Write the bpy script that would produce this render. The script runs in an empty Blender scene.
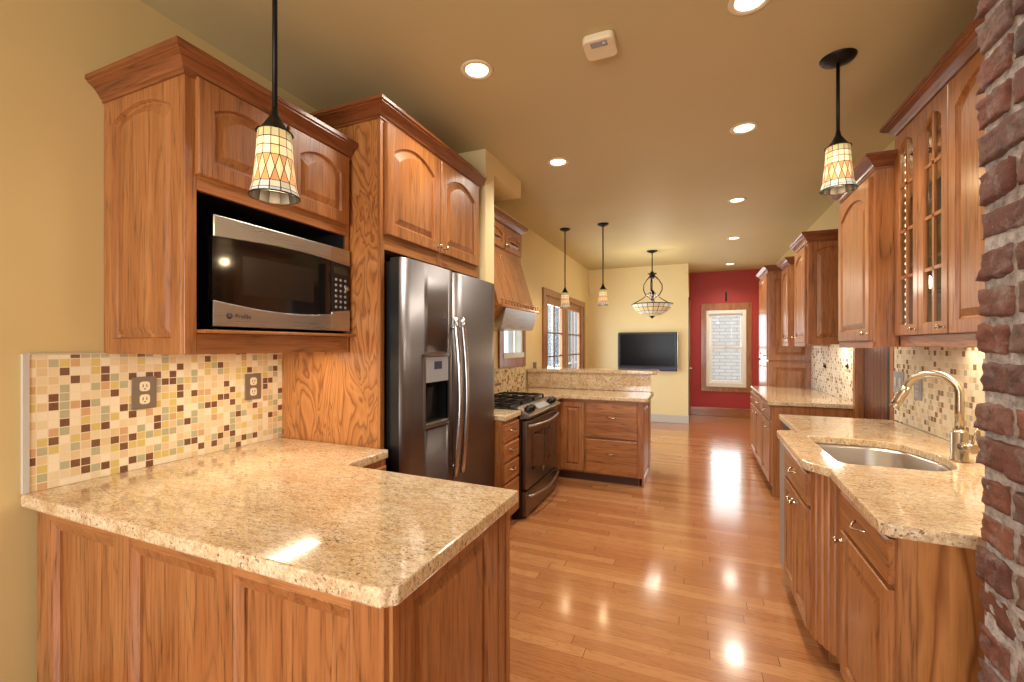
import bpy, bmesh, math, random
from mathutils import Vector, Matrix
random.seed(7)
S = bpy.context.scene
COL = S.collection
PI = math.pi

# ------------------------------------------------------------------ camera
cam = bpy.data.cameras.new('camera')
cam.sensor_width = 36.0
cam.lens = 442 / 1024 * 36.0
cam.shift_y = 4 / 1024
cam.clip_start = 0.02
camo = bpy.data.objects.new('camera', cam)
COL.objects.link(camo)
camo.location = (0, 0, 1.45)
camo.rotation_euler = (PI / 2, 0, math.atan(185 / 442))
S.camera = camo
# ------------------------------------------------------------------ colour management, world, daylight
S.view_settings.view_transform = 'Standard'
S.view_settings.look = 'None'
S.view_settings.exposure = 0.0
S.view_settings.gamma = 1.0
S.view_settings.use_curve_mapping = False
W = bpy.data.worlds.new('sky')
S.world = W
W.use_nodes = True
W.node_tree.nodes['Background'].inputs[0].default_value = (0.86, 0.93, 1.0, 1)
W.node_tree.nodes['Background'].inputs[1].default_value = 2.6


def area(name, loc, rot, sx, sy, power, color):
    l = bpy.data.lights.new(name, 'AREA')
    l.shape = 'RECTANGLE'
    l.size, l.size_y = sx, sy
    l.energy = power
    l.color = color
    o = bpy.data.objects.new(name, l)
    o.location, o.rotation_euler = loc, rot
    COL.objects.link(o)
    return o


# daylight entering by the windows: behind the camera, patio door, red-wall window, hood window
area('daylight_rear', (-0.7, -2.72, 1.55), (PI / 2, 0, 0), 2.3, 1.7, 145, (0.98, 0.98, 1.0))
area('daylight_patio', (-2.3, 7.1, 1.2), (PI / 2, 0, -PI / 2), 1.9, 2.0, 110, (0.9, 0.95, 1.0))
area('daylight_far', (0.54, 10.15, 1.4), (PI / 2, 0, PI), 0.72, 1.5, 16, (0.95, 0.97, 1.0))
WARM = (1.0, 0.93, 0.80)
SPOT_W, PEND_W, GLOW = 23, 3.0, 9.0

# ------------------------------------------------------------------ materials


def lin(c):
    r = []
    for v in c[:3]:
        v = v / 255
        r.append(v / 12.92 if v <= 0.04045 else ((v + 0.055) / 1.055) ** 2.4)
    return (*r, 1)


class NT:
    def __init__(s, name):
        s.m = bpy.data.materials.new(name)
        s.m.use_nodes = True
        s.t = s.m.node_tree
        s.b = s.t.nodes['Principled BSDF']

    def n(s, typ, **kw):
        nd = s.t.nodes.new(typ)
        for k, v in kw.items():
            setattr(nd, k, v)
        return nd

    def l(s, a, b):
        s.t.links.new(a, b)

    def coord(s, scale=(1, 1, 1), out='Object'):
        c = s.n('ShaderNodeTexCoord')
        m = s.n('ShaderNodeMapping')
        m.inputs['Scale'].default_value = scale
        s.l(c.outputs[out], m.inputs['Vector'])
        return m.outputs[0]

    def noise(s, vec, scale, detail=4, rough=0.55, dist=0.0):
        nd = s.n('ShaderNodeTexNoise')
        nd.inputs['Scale'].default_value = scale
        nd.inputs['Detail'].default_value = detail
        nd.inputs['Roughness'].default_value = rough
        nd.inputs['Distortion'].default_value = dist
        s.l(vec, nd.inputs['Vector'])
        return nd.outputs['Fac']

    def ramp(s, fac, stops, interp='LINEAR'):
        r = s.n('ShaderNodeValToRGB')
        r.color_ramp.interpolation = interp
        e = r.color_ramp.elements
        while len(e) < len(stops):
            e.new(0.5)
        for i, (p, c) in enumerate(stops):
            e[i].position = p
            e[i].color = lin(c)
        s.l(fac, r.inputs[0])
        return r.outputs[0]

    def mix(s, fac, a, b, typ='MIX'):
        x = s.n('ShaderNodeMix', data_type='RGBA', blend_type=typ)
        for inp, v in ((x.inputs[0], fac), (x.inputs[6], a), (x.inputs[7], b)):
            if isinstance(v, (int, float)):
                inp.default_value = v
            elif isinstance(v, tuple):
                inp.default_value = v
            else:
                s.l(v, inp)
        return x.outputs[2]

    def math(s, op, a, b=None):
        x = s.n('ShaderNodeMath', operation=op)
        for i, v in enumerate((a, b)):
            if v is None:
                continue
            if isinstance(v, (int, float)):
                x.inputs[i].default_value = v
            else:
                s.l(v, x.inputs[i])
        return x.outputs[0]

    def bump(s, h, strength=0.2, dist=0.01):
        b = s.n('ShaderNodeBump')
        b.inputs['Strength'].default_value = strength
        b.inputs['Distance'].default_value = dist
        s.l(h, b.inputs['Height'])
        s.l(b.outputs[0], s.b.inputs['Normal'])

    def set(s, col=None, rough=None, metal=None, coat=None, crough=0.08, spec=None):
        if col is not None:
            if isinstance(col, tuple):
                s.b.inputs['Base Color'].default_value = lin(col)
            else:
                s.l(col, s.b.inputs['Base Color'])
        if rough is not None:
            if isinstance(rough, (int, float)):
                s.b.inputs['Roughness'].default_value = rough
            else:
                s.l(rough, s.b.inputs['Roughness'])
        if metal is not None:
            s.b.inputs['Metallic'].default_value = metal
        if coat is not None:
            s.b.inputs['Coat Weight'].default_value = coat
            s.b.inputs['Coat Roughness'].default_value = crough
        if spec is not None:
            s.b.inputs['Specular IOR Level'].default_value = spec
        return s.m


def plain(name, c, rough=0.5, metal=0.0, coat=None, emit=None, es=0.0):
    t = NT(name)
    t.set(c, rough, metal, coat)
    if emit:
        t.b.inputs['Emission Color'].default_value = lin(emit)
        t.b.inputs['Emission Strength'].default_value = es
    return t.m


def oak(name, axis, dark=(76, 40, 16), mid=(148, 88, 44), light=(182, 122, 70), rough=0.36):
    t = NT(name)
    g = [1.0, 1.0, 1.0]
    g[axis] = 0.07
    v = t.coord(tuple(g))
    big = t.noise(v, 5.5, 3, 0.5, 0.5)
    fr = t.math('FRACT', t.math('MULTIPLY', big, 15))
    tri = t.math('ABSOLUTE', t.math('SUBTRACT', fr, 0.5))
    g2 = [1.0, 1.0, 1.0]
    g2[axis] = 0.035
    v2 = t.coord(tuple(g2))
    fine = t.noise(v2, 150, 3, 0.65)
    c = t.ramp(t.noise(v, 18, 3, 0.6), [(0.3, mid), (0.7, light)])
    ring = t.ramp(tri, [(0.0, (255, 255, 255)), (0.10, (150, 150, 150)), (0.26, (0, 0, 0))])
    pores = t.ramp(fine, [(0.36, (255, 255, 255)), (0.50, (0, 0, 0))])
    c = t.mix(t.math('MULTIPLY', t.math('ADD', t.math('MULTIPLY', pores, 0.6), 0.35), ring), c, lin(dark))
    c = t.mix(t.math('MULTIPLY', pores, 0.45), c, lin(dark))
    tone = t.noise(t.coord((1, 1, 1)), 2.2, 1)
    c = t.mix(t.math('MULTIPLY', tone, 0.25), c, lin(mid))
    t.bump(fine, 0.06, 0.002)
    t.set(c, rough, 0, 0.35, 0.14)
    return t.m


M = {}
M['oak_z'] = oak('oak_vertical', 2)
M['oak_y'] = oak('oak_along_run', 1)
M['oak_x'] = oak('oak_across', 0)
def ply(name, scale=5.0, bands=17):
    t = NT(name)
    v = t.coord((1.0, 1.0, 0.3))
    n = t.noise(v, scale, 3, 0.5, 0.7)
    fr = t.math('FRACT', t.math('MULTIPLY', n, bands))
    c = t.ramp(fr, [(0.0, (132, 76, 34)), (0.3, (184, 122, 66)), (0.85, (168, 106, 52)), (1.0, (132, 76, 34))])
    fine = t.noise(t.coord((1, 1, 0.05)), 150, 3, 0.65)
    c = t.mix(t.ramp(fine, [(0.34, (130, 130, 130)), (0.5, (0, 0, 0))]), c, lin((92, 50, 24)))
    t.set(c, 0.38, 0, 0.3, 0.15)
    return t.m


M['oak_ply'] = ply('oak_veneer')
M['oak_ply_wide'] = ply('wide_oak_veneer', 2.4, 13)
M['crown_y'] = oak('stained_crown_along', 1, (64, 30, 12), (118, 62, 30), (150, 88, 46))
M['crown_x'] = oak('stained_crown_across', 0, (64, 30, 12), (118, 62, 30), (150, 88, 46))
M['oak_dark'] = oak('stained_oak', 2, (58, 28, 14), (96, 48, 24), (120, 66, 36))
M['wall'] = None


def painted(name, c, rough=0.55, var=0.05):
    t = NT(name)
    v = t.coord()
    n = t.noise(v, 260, 2)
    t.bump(n, 0.06, 0.002)
    m = t.noise(v, 1.3, 2)
    d = tuple(max(0, x * (1 - var)) for x in c)
    t.set(t.mix(m, lin(d), lin(c)), rough)
    return t.m


M['wall'] = painted('yellow_paint', (214, 189, 132), 0.5)
M['wall_pale'] = painted('pale_yellow_paint', (236, 216, 162), 0.5)
M['ceil'] = painted('tan_ceiling_paint', (204, 187, 138), 0.6)
M['red'] = painted('red_paint', (172, 50, 46), 0.5)
M['white'] = plain('white_paint', (232, 230, 224), 0.4)
M['greytrim'] = plain('grey_white_paint', (196, 190, 180), 0.45)
M['cream'] = plain('cream_plastic', (232, 216, 180), 0.4)
M['black'] = plain('black_plastic', (16, 16, 18), 0.35)
M['blackm'] = plain('black_iron', (26, 22, 20), 0.45, 0.5)
M['lining'] = plain('black_lining', (14, 12, 11), 0.6)
M['bronze'] = plain('bronze_plate', (128, 110, 94), 0.4, 0.2)
M['blackglass'] = plain('black_glass', (10, 9, 9), 0.06, 0.0, 0.5)
M['dark_wood_toe'] = plain('toe_kick_stain', (74, 42, 24), 0.5)
M['screen'] = plain('tv_screen', (4, 4, 5), 0.25)
M['screen'].node_tree.nodes['Principled BSDF'].inputs['Specular IOR Level'].default_value = 0.2
M['nickel'] = plain('brushed_nickel', (196, 182, 160), 0.27, 1.0)
M['chrome'] = plain('satin_chrome', (196, 196, 198), 0.22, 1.0)
M['lcd'] = plain('grey_display', (150, 152, 156), 0.35)
M['stile_glare'] = plain('stile_glare_grey', (168, 172, 178), 0.38, 0.35)  # grey that paints glare on the sink cabinet's end stile
M['navy'] = plain('dark_blue_plate', (40, 46, 74), 0.3)


def steel(name, c, rough, axis, strength=0.05):
    t = NT(name)
    g = [260.0, 260.0, 260.0]
    g[axis] = 3.0
    n = t.noise(t.coord(tuple(g)), 1.0, 2)
    r = t.n('ShaderNodeMapRange')
    t.l(n, r.inputs[0])
    r.inputs[3].default_value = rough - 0.04
    r.inputs[4].default_value = rough + 0.08
    t.bump(n, strength, 0.001)
    t.set(c, r.outputs[0], 1.0)
    return t.m


M['steel'] = steel('stainless_steel', (186, 184, 180), 0.27, 1, 0.0)
M['steel_dark'] = steel('dark_stainless', (132, 122, 116), 0.28, 1, 0.012)
M['steel_fridge'] = steel('fridge_stainless', (114, 107, 107), 0.38, 2, 0.008)
M['steel_sink'] = steel('sink_steel', (196, 192, 186), 0.28, 1, 0.012)


def granite():
    t = NT('beige_granite')
    v = t.coord((1.0, 1.6, 1.0))
    big = t.noise(v, 5, 4, 0.6, 0.8)
    base = t.ramp(big, [(0.28, (214, 180, 134)), (0.5, (226, 200, 158)), (0.72, (232, 212, 178))])
    st = t.noise(t.coord((1.0, 2.6, 1)), 22, 6, 0.75, 0.6)
    c = t.mix(t.ramp(st, [(0.46, (0, 0, 0)), (0.66, (215, 215, 215))]), base, lin((164, 112, 66)))
    mid = t.noise(t.coord((1.3, 2.2, 1)), 60, 5, 0.75, 0.3)
    c = t.mix(t.ramp(mid, [(0.48, (0, 0, 0)), (0.66, (200, 200, 200))]), c, lin((150, 104, 66)))
    c = t.mix(t.ramp(t.noise(t.coord((1, 1.5, 1)), 70, 4, 0.65), [(0.55, (0, 0, 0)), (0.64, (190, 190, 190))]), c, lin((240, 230, 208)))
    sp = t.noise(t.coord((1, 1.4, 1)), 130, 3, 0.65)
    c = t.mix(t.ramp(sp, [(0.58, (0, 0, 0)), (0.66, (215, 215, 215))]), c, lin((104, 76, 54)))
    dk = t.math('ADD', t.math('MULTIPLY', t.noise(t.coord((1, 1.6, 1)), 80, 2, 0.5), 0.75), t.math('MULTIPLY', t.noise(v, 8, 3), 0.25))
    c = t.mix(t.ramp(dk, [(0.60, (0, 0, 0)), (0.64, (225, 225, 225))]), c, lin((66, 52, 44)))
    t.set(c, 0.11, 0, 0.4, 0.03)
    return t.m


M['granite'] = granite()


def mosaic(name, pitch_y, pitch_z, stagger=False, stops=None):
    t = NT(name)
    c = t.n('ShaderNodeTexCoord')
    sep = t.n('ShaderNodeSeparateXYZ')
    t.l(c.outputs['Object'], sep.inputs[0])
    zz = t.math('DIVIDE', sep.outputs[2], pitch_z)
    yy = t.math('DIVIDE', sep.outputs[1], pitch_y)
    zf = t.math('FLOOR', zz)
    if stagger:
        yy = t.math('ADD', yy, t.math('MULTIPLY', t.math('MODULO', zf, 2), 0.5))
    yf = t.math('FLOOR', yy)
    cb = t.n('ShaderNodeCombineXYZ')
    t.l(yf, cb.inputs[0])
    t.l(zf, cb.inputs[1])
    wn = t.n('ShaderNodeTexWhiteNoise', noise_dimensions='3D')
    t.l(cb.outputs[0], wn.inputs['Vector'])
    tile = t.ramp(wn.outputs['Value'], stops, 'CONSTANT')
    vein = t.noise(t.coord(), 70, 3)
    tile = t.mix(t.math('MULTIPLY', vein, 0.12), tile, lin((240, 226, 196)))
    gy = t.math('ABSOLUTE', t.math('SUBTRACT', t.math('FRACT', yy), 0.5))
    gz = t.math('ABSOLUTE', t.math('SUBTRACT', t.math('FRACT', zz), 0.5))
    g = t.math('MAXIMUM', gy, gz)
    isg = t.math('GREATER_THAN', g, 0.448)
    t.set(t.mix(isg, tile, lin((228, 210, 178))), t.math('ADD', t.math('MULTIPLY', isg, 0.5), 0.14), 0)
    t.bump(t.math('SUBTRACT', 1.0, isg), 0.35, 0.002)
    return t.m


TS = [(0.0, (228, 206, 164)), (0.22, (238, 222, 190)), (0.42, (220, 190, 142)), (0.56, (212, 186, 104)),
      (0.66, (176, 170, 134)), (0.79, (206, 160, 112)), (0.855, (106, 56, 20))]
M['mosaic'] = mosaic('glass_stone_mosaic', 0.0315, 0.0325, False, TS)
TS2 = [(0.0, (232, 220, 196)), (0.3, (240, 230, 212)), (0.6, (222, 204, 170)), (0.75, (186, 176, 156)), (0.87, (134, 100, 70))]
M['mosaic_r'] = mosaic('running_bond_mosaic', 0.034, 0.033, True, TS2)


def planks():
    t = NT('oak_floor_planks')
    v = t.coord()
    sep = t.n('ShaderNodeSeparateXYZ')
    t.l(v, sep.inputs[0])
    yy = t.math('DIVIDE', sep.outputs[1], 0.072)
    row = t.math('FLOOR', yy)
    w1 = t.n('ShaderNodeTexWhiteNoise', noise_dimensions='1D')
    t.l(row, w1.inputs['W'])
    xx = t.math('ADD', t.math('DIVIDE', sep.outputs[0], 1.15), t.math('MULTIPLY', w1.outputs['Value'], 7.3))
    cb = t.n('ShaderNodeCombineXYZ')
    t.l(t.math('FLOOR', xx), cb.inputs[0])
    t.l(row, cb.inputs[1])
    w2 = t.n('ShaderNodeTexWhiteNoise', noise_dimensions='3D')
    t.l(cb.outputs[0], w2.inputs['Vector'])
    gy = t.math('ABSOLUTE', t.math('SUBTRACT', t.math('FRACT', yy), 0.5))
    gx = t.math('ABSOLUTE', t.math('SUBTRACT', t.math('FRACT', xx), 0.5))
    gap = t.math('MAXIMUM', t.math('MULTIPLY', t.math('GREATER_THAN', gy, 0.486), 0.6), t.math('GREATER_THAN', gx, 0.4989))
    tone = t.ramp(w2.outputs['Value'], [(0.0, (162, 104, 62)), (0.5, (174, 116, 72)), (1.0, (186, 130, 84))])
    off = t.n('ShaderNodeVectorMath', operation='ADD')
    sc = t.n('ShaderNodeVectorMath', operation='SCALE')
    t.l(w2.outputs['Color'], sc.inputs[0])
    sc.inputs['Scale'].default_value = 9.0
    t.l(t.coord((0.11, 1.0, 1.0)), off.inputs[0])
    t.l(sc.outputs[0], off.inputs[1])
    gr = t.noise(off.outputs[0], 11, 4, 0.6, 1.0)
    fr = t.math('FRACT', t.math('MULTIPLY', gr, 9))
    tri = t.math('ABSOLUTE', t.math('SUBTRACT', fr, 0.5))
    c = t.mix(t.ramp(tri, [(0.0, (165, 165, 165)), (0.10, (60, 60, 60)), (0.24, (0, 0, 0))]), tone, lin((112, 62, 30)))
    fine = t.noise(t.coord((0.05, 1, 1)), 170, 2)
    c = t.mix(t.ramp(fine, [(0.34, (150, 150, 150)), (0.5, (0, 0, 0))]), c, lin((130, 76, 38)))
    c = t.mix(gap, c, lin((82, 44, 22)))
    wav = t.noise(t.coord(), 3, 2)
    r = t.n('ShaderNodeMapRange')
    t.l(wav, r.inputs[0])
    r.inputs[3].default_value = 0.13
    r.inputs[4].default_value = 0.22
    t.bump(wav, 0.05, 0.004)
    t.set(c, r.outputs[0], 0, 0.35, 0.1)
    return t.m


M['planks'] = planks()


def brickmat():
    t = NT('old_brick')
    geo = t.n('ShaderNodeNewGeometry')
    isl = geo.outputs['Random Per Island']
    c = t.ramp(isl, [(0.0, (112, 68, 52)), (0.2, (142, 84, 62)), (0.45, (120, 72, 58)), (0.62, (98, 78, 72)), (0.8, (156, 94, 68)), (1.0, (126, 98, 86))])
    n1 = t.noise(t.coord(), 26, 6, 0.7)
    c = t.mix(t.ramp(n1, [(0.34, (200, 200, 200)), (0.56, (0, 0, 0))]), c, lin((62, 44, 38)))
    n2 = t.noise(t.coord(), 9, 6, 0.75)
    c = t.mix(t.ramp(n2, [(0.52, (0, 0, 0)), (0.66, (200, 200, 200))]), c, lin((168, 158, 152)))
    t.bump(t.noise(t.coord(), 80, 6, 0.75), 0.9, 0.010)
    t.set(c, 0.8)
    return t.m


M['brick'] = brickmat()
t_ = NT('lime_mortar')
_n = t_.noise(t_.coord(), 40, 6, 0.7)
t_.bump(_n, 0.9, 0.012)
M['mortar'] = t_.set(t_.ramp(_n, [(0.3, (118, 110, 106)), (0.6, (196, 188, 182))]), 0.9)


def glassmat(name, tint=(1, 1, 1), rough=0.02):
    t = NT(name)
    t.t.nodes.remove(t.b)
    tr = t.n('ShaderNodeBsdfTransparent')
    tr.inputs[0].default_value = (*tint, 1)
    gl = t.n('ShaderNodeBsdfGlossy')
    gl.inputs['Roughness'].default_value = rough
    lw = t.n('ShaderNodeLayerWeight')
    fac = t.math('ADD', t.math('MULTIPLY', t.math('POWER', lw.outputs['Facing'], 5), 0.8), 0.03)
    mx = t.n('ShaderNodeMixShader')
    t.l(fac, mx.inputs[0])
    t.l(tr.outputs[0], mx.inputs[1])
    t.l(gl.outputs[0], mx.inputs[2])
    t.l(mx.outputs[0], t.t.nodes['Material Output'].inputs[0])
    return t.m


M['glass'] = glassmat('window_glass', (0.93, 0.96, 0.97))
M['glass_cab'] = glassmat('cabinet_glass', (0.80, 0.86, 0.84))
M['lamp'] = plain('lamp_lens', (255, 240, 210), 0.5, 0, None, (255, 226, 176), GLOW)
M['bulb_and_glint'] = plain('bulb_and_glint_glow', (255, 230, 190), 0.5, 0, None, (255, 214, 150), 6.0)  # pendant bulbs, and the dotted reflection painted in the cabinet glass


def tiffany(name, cols, strength, mode='shade'):
    """lit leaded glass; colour by angular/height cell, dark leads are separate geometry"""
    t = NT(name)
    geo = t.n('ShaderNodeNewGeometry')
    c = t.ramp(geo.outputs['Random Per Island'], cols, 'LINEAR')
    sw = t.noise(t.coord(), 45, 3)
    c = t.mix(t.math('MULTIPLY', sw, 0.35), c, lin((255, 240, 205)))
    t.set(c, 0.5, None, None, 0.08, 0.25)
    t.l(c, t.b.inputs['Emission Color'])
    t.b.inputs['Emission Strength'].default_value = strength
    return t.m


M['tif_top'] = tiffany('leaded_glass_amber_green', [(0, (206, 176, 98)), (0.4, (176, 176, 110)), (0.7, (226, 196, 128)), (1, (190, 124, 56))], 0.34)
M['tif_mid'] = tiffany('leaded_glass_cream', [(0, (250, 232, 186)), (1, (246, 196, 116))], 0.55)
M['tif_low'] = tiffany('leaded_glass_amber', [(0, (196, 104, 26)), (0.5, (226, 150, 60)), (1, (208, 124, 40))], 0.55)
M['tif_rim'] = tiffany('leaded_glass_grey', [(0, (190, 200, 206)), (0.5, (224, 206, 168)), (1, (160, 170, 176))], 0.3)

# ------------------------------------------------------------------ mesh helpers
OFF = {}


class MB:
    def __init__(s):
        s.bm = bmesh.new()
        s.mi = 0

    def _tag(s, faces):
        for f in faces:
            f.material_index = s.mi

    def box(s, x0, x1, y0, y1, z0, z1, bev=0.0, seg=1):
        x0, x1 = min(x0, x1), max(x0, x1)
        y0, y1 = min(y0, y1), max(y0, y1)
        z0, z1 = min(z0, z1), max(z0, z1)
        b = bmesh.new()
        bmesh.ops.create_cube(b, size=1)
        for v in b.verts:
            v.co = Vector(((x0 + x1) / 2 + v.co.x * (x1 - x0), (y0 + y1) / 2 + v.co.y * (y1 - y0), (z0 + z1) / 2 + v.co.z * (z1 - z0)))
        if bev > 0:
            bmesh.ops.bevel(b, geom=b.edges[:], offset=min(bev, 0.45 * min(x1 - x0, y1 - y0, z1 - z0)), segments=seg, affect='EDGES', profile=0.6)
        s._merge(b)
        return s

    def _merge(s, b, mat=None):
        vm = {}
        for v in b.verts:
            vm[v] = s.bm.verts.new(mat @ v.co if mat else v.co)
        for f in b.faces:
            try:
                nf = s.bm.faces.new([vm[v] for v in f.verts])
                nf.material_index = s.mi
                nf.smooth = f.smooth
            except ValueError:
                pass
        b.free()

    def prism(s, poly, a0, a1, axis=2, holes=(), bev=0.0, seg=2):
        """poly in the two other axes (x,y)|(y,z)|(x,z), extruded along axis from a0 to a1"""
        def to3(p, a):
            if axis == 2:
                return Vector((p[0], p[1], a))
            if axis == 0:
                return Vector((a, p[0], p[1]))
            return Vector((p[0], a, p[1]))
        b = bmesh.new()
        es = []
        for lp in (poly, *holes):
            vs = [b.verts.new(to3(p, a0)) for p in lp]
            es += [b.edges.new((vs[i], vs[(i + 1) % len(vs)])) for i in range(len(vs))]
        if holes:
            bmesh.ops.triangle_fill(b, use_beauty=True, use_dissolve=False, edges=es)
        else:
            b.faces.new(b.verts[:])
        r = bmesh.ops.extrude_face_region(b, geom=b.faces[:])
        d = to3((0, 0), a1) - to3((0, 0), a0)
        for g in r['geom']:
            if isinstance(g, bmesh.types.BMVert):
                g.co += d
        bmesh.ops.recalc_face_normals(b, faces=b.faces[:])
        if bev:
            eds = [e for e in b.edges if len(e.link_faces) == 2 and e.calc_face_angle(0) > 0.6]
            bmesh.ops.bevel(b, geom=eds, offset=bev, segments=seg, affect='EDGES', profile=0.6)
        s._merge(b)
        return s

    def lathe(s, prof, c, n=20, axis=2, smooth=True, tilt=None):
        """prof list of (r, h) around axis through c"""
        b = bmesh.new()
        rings = []
        for r, h in prof:
            ring = []
            for i in range(n):
                a = 2 * PI * i / n
                u, w = r * math.cos(a), r * math.sin(a)
                co = Vector((u, w, h)) if axis == 2 else (Vector((h, u, w)) if axis == 0 else Vector((w, h, u)))
                ring.append(b.verts.new(co))
            rings.append(ring)
        for k in range(len(rings) - 1):
            for i in range(n):
                f = b.faces.new((rings[k][i], rings[k][(i + 1) % n], rings[k + 1][(i + 1) % n], rings[k + 1][i]))
                f.smooth = smooth
        for ring in (rings[0], rings[-1]):
            b.faces.new(ring)
        bmesh.ops.remove_doubles(b, verts=b.verts[:], dist=1e-6)
        bmesh.ops.recalc_face_normals(b, faces=b.faces[:])
        s._merge(b, Matrix.Translation(c) @ (tilt or Matrix()))
        return s

    def tube(s, pts, r, n=10, cap=True):
        pts = [Vector(p) for p in pts]
        rs = r if isinstance(r, (list, tuple)) else [r] * len(pts)
        b = bmesh.new()
        rings = []
        up = None
        for i, p in enumerate(pts):
            d = (pts[min(i + 1, len(pts) - 1)] - pts[max(i - 1, 0)]).normalized()
            if up is None:
                up = d.orthogonal().normalized()
            up = (up - d * up.dot(d)).normalized()
            sd = d.cross(up)
            rings.append([b.verts.new(p + rs[i] * (math.cos(2 * PI * k / n) * up + math.sin(2 * PI * k / n) * sd)) for k in range(n)])
        for a, c in zip(rings, rings[1:]):
            for k in range(n):
                f = b.faces.new((a[k], a[(k + 1) % n], c[(k + 1) % n], c[k]))
                f.smooth = True
        if cap:
            b.faces.new(rings[0])
            b.faces.new(rings[-1])
        bmesh.ops.recalc_face_normals(b, faces=b.faces[:])
        s._merge(b)
        return s

    def loops(s, loops, close_back=True):
        """stack of matching 3-D loops -> skin, first and last filled"""
        b = bmesh.new()
        L = [[b.verts.new(p) for p in lp] for lp in loops]
        n = len(L[0])
        for a, c in zip(L, L[1:]):
            for k in range(n):
                b.faces.new((a[k], a[(k + 1) % n], c[(k + 1) % n], c[k]))
        if close_back:
            b.faces.new(L[0])
        b.faces.new(L[-1])
        bmesh.ops.recalc_face_normals(b, faces=b.faces[:])
        s._merge(b)
        return s

    def each(s, name, mats, parent, *boxes):
        for bx in boxes:
            MB().box(*bx).build(name, mats, parent)

    def build(s, name, mats, parent=None, kind=None, label=None):
        me = bpy.data.meshes.new(name)
        off = Vector((0, 0, 0))
        if parent is not None:
            off = OFF[parent]
            for v in s.bm.verts:
                v.co -= off
        s.bm.to_mesh(me)
        s.bm.free()
        for m in (mats if isinstance(mats, (list, tuple)) else [mats]):
            me.materials.append(M[m] if isinstance(m, str) else m)
        o = bpy.data.objects.new(name, me)
        COL.objects.link(o)
        o.parent = parent
        OFF[o] = off
        if kind:
            o['kind'] = kind
        if label:
            o['label'] = label
        return o


def thing(name, label, cat, loc, group=None):
    o = bpy.data.objects.new(name, None)
    o.empty_display_size = 0.05
    o.location = loc
    COL.objects.link(o)
    o['label'] = label
    o['category'] = cat
    if group:
        o['group'] = group
    OFF[o] = Vector(loc)
    return o


def tag(o, label, cat, group=None):
    o['label'] = label
    o['category'] = cat
    if group:
        o['group'] = group
    return o


def struct(name, mb, mat, parent=None):
    return mb.build(name, mat, parent, 'structure')


# a panel frame: origin O (lower corner at the back plane), unit vectors U (width), N (outward)
def fr(O, U, N):
    O, U, N = Vector(O), Vector(U), Vector(N)
    return lambda u, z, d: O + U * u + Vector((0, 0, z)) + N * d


def panel_loop(w, h, m_side, m_bot, m_top, rise, n=12):
    """closed loop, bottom-left anticlockwise; top edge is an arc rising in the middle"""
    x0, x1, y0 = m_side, w - m_side, m_bot
    top = h - m_top
    pts = [(x0 + (x1 - x0) * i / n, y0) for i in range(n)]
    pts += [(x1, y0 + (top - rise - y0) * i / n) for i in range(n)]
    for i in range(n):
        s = 1 - i / n
        pts.append((x0 + (x1 - x0) * s, top - rise * (2 * s - 1) ** 2))
    pts += [(x0, top - rise - (top - rise - y0) * i / n) for i in range(n)]
    return pts


def raised(mb, f, w, h, t=0.02, frame=0.055, rise=0.05, top=None, chamfer=0.004, fill=True):
    """cabinet door: stile-and-rail frame with a raised (arched) centre panel"""
    top = frame if top is None else top
    def L(ms, mbm, mt, rs, d):
        return [f(u, z, d) for u, z in panel_loop(w, h, ms, mbm, mt, rs)]
    fl = frame
    seq = [L(0, 0, 0, 0, 0), L(0, 0, 0, 0, t - chamfer), L(chamfer, chamfer, chamfer, 0, t),
           L(fl, fl, top, rise, t), L(fl + 0.006, fl + 0.006, top + 0.006, rise, t - 0.012),
           L(fl + 0.013, fl + 0.013, top + 0.013, rise, t - 0.0125)]
    g = min(0.03, (w - 2 * fl) * 0.14)
    seq += [L(fl + 0.014 + g, fl + 0.014 + g, top + 0.014 + g, rise, t - 0.001)]
    mb.loops(seq)
    return mb


def slab(mb, f, w, h, t=0.02, edge=0.008):
    def L(m, d):
        return [f(u, z, d) for u, z in ((m, m), (w - m, m), (w - m, h - m), (m, h - m))]
    mb.loops([L(0, 0), L(0, t - edge * 0.6), L(edge, t)])
    return mb


def knob(f, u, z, d0, parent, r=0.013):
    p0, p1 = f(u, z, d0), f(u, z, d0 + 0.03)
    N = (p1 - p0).normalized()
    q = Vector((0, 0, 1)).rotation_difference(N).to_matrix().to_4x4()
    mb = MB()
    mb.lathe([(0.001, -0.0005), (0.009, 0), (0.006, 0.004), (0.0045, 0.014), (0.008, 0.018), (r, 0.023), (r * 0.9, 0.029), (r * 0.5, 0.032), (0.001, 0.033)], p0, 12, 2, True, q)
    return mb.build('knob', 'nickel', parent)


def pull(f, u, z, d0, parent, w=0.085, droop=0.012):
    """arched drawer pull"""
    pts = []
    for i in range(11):
        s = i / 10
        pts.append(f(u - w / 2 + w * s, z - droop * math.sin(PI * s), d0 - 0.002 + 0.026 * math.sin(PI * s) ** 0.7))
    mb = MB()
    mb.tube(pts, [0.006, 0.0045, 0.004, 0.004, 0.0045, 0.005, 0.0045, 0.004, 0.004, 0.0045, 0.006], 8)
    return mb.build('pull', 'nickel', parent)


CROWN = [(0.0, 0.0), (0.006, 0.0), (0.006, 0.012), (0.012, 0.016), (0.018, 0.028), (0.032, 0.046), (0.046, 0.056), (0.052, 0.058), (0.052, 0.064), (0.060, 0.068), (0.060, 0.085), (0.0, 0.085)]


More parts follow.
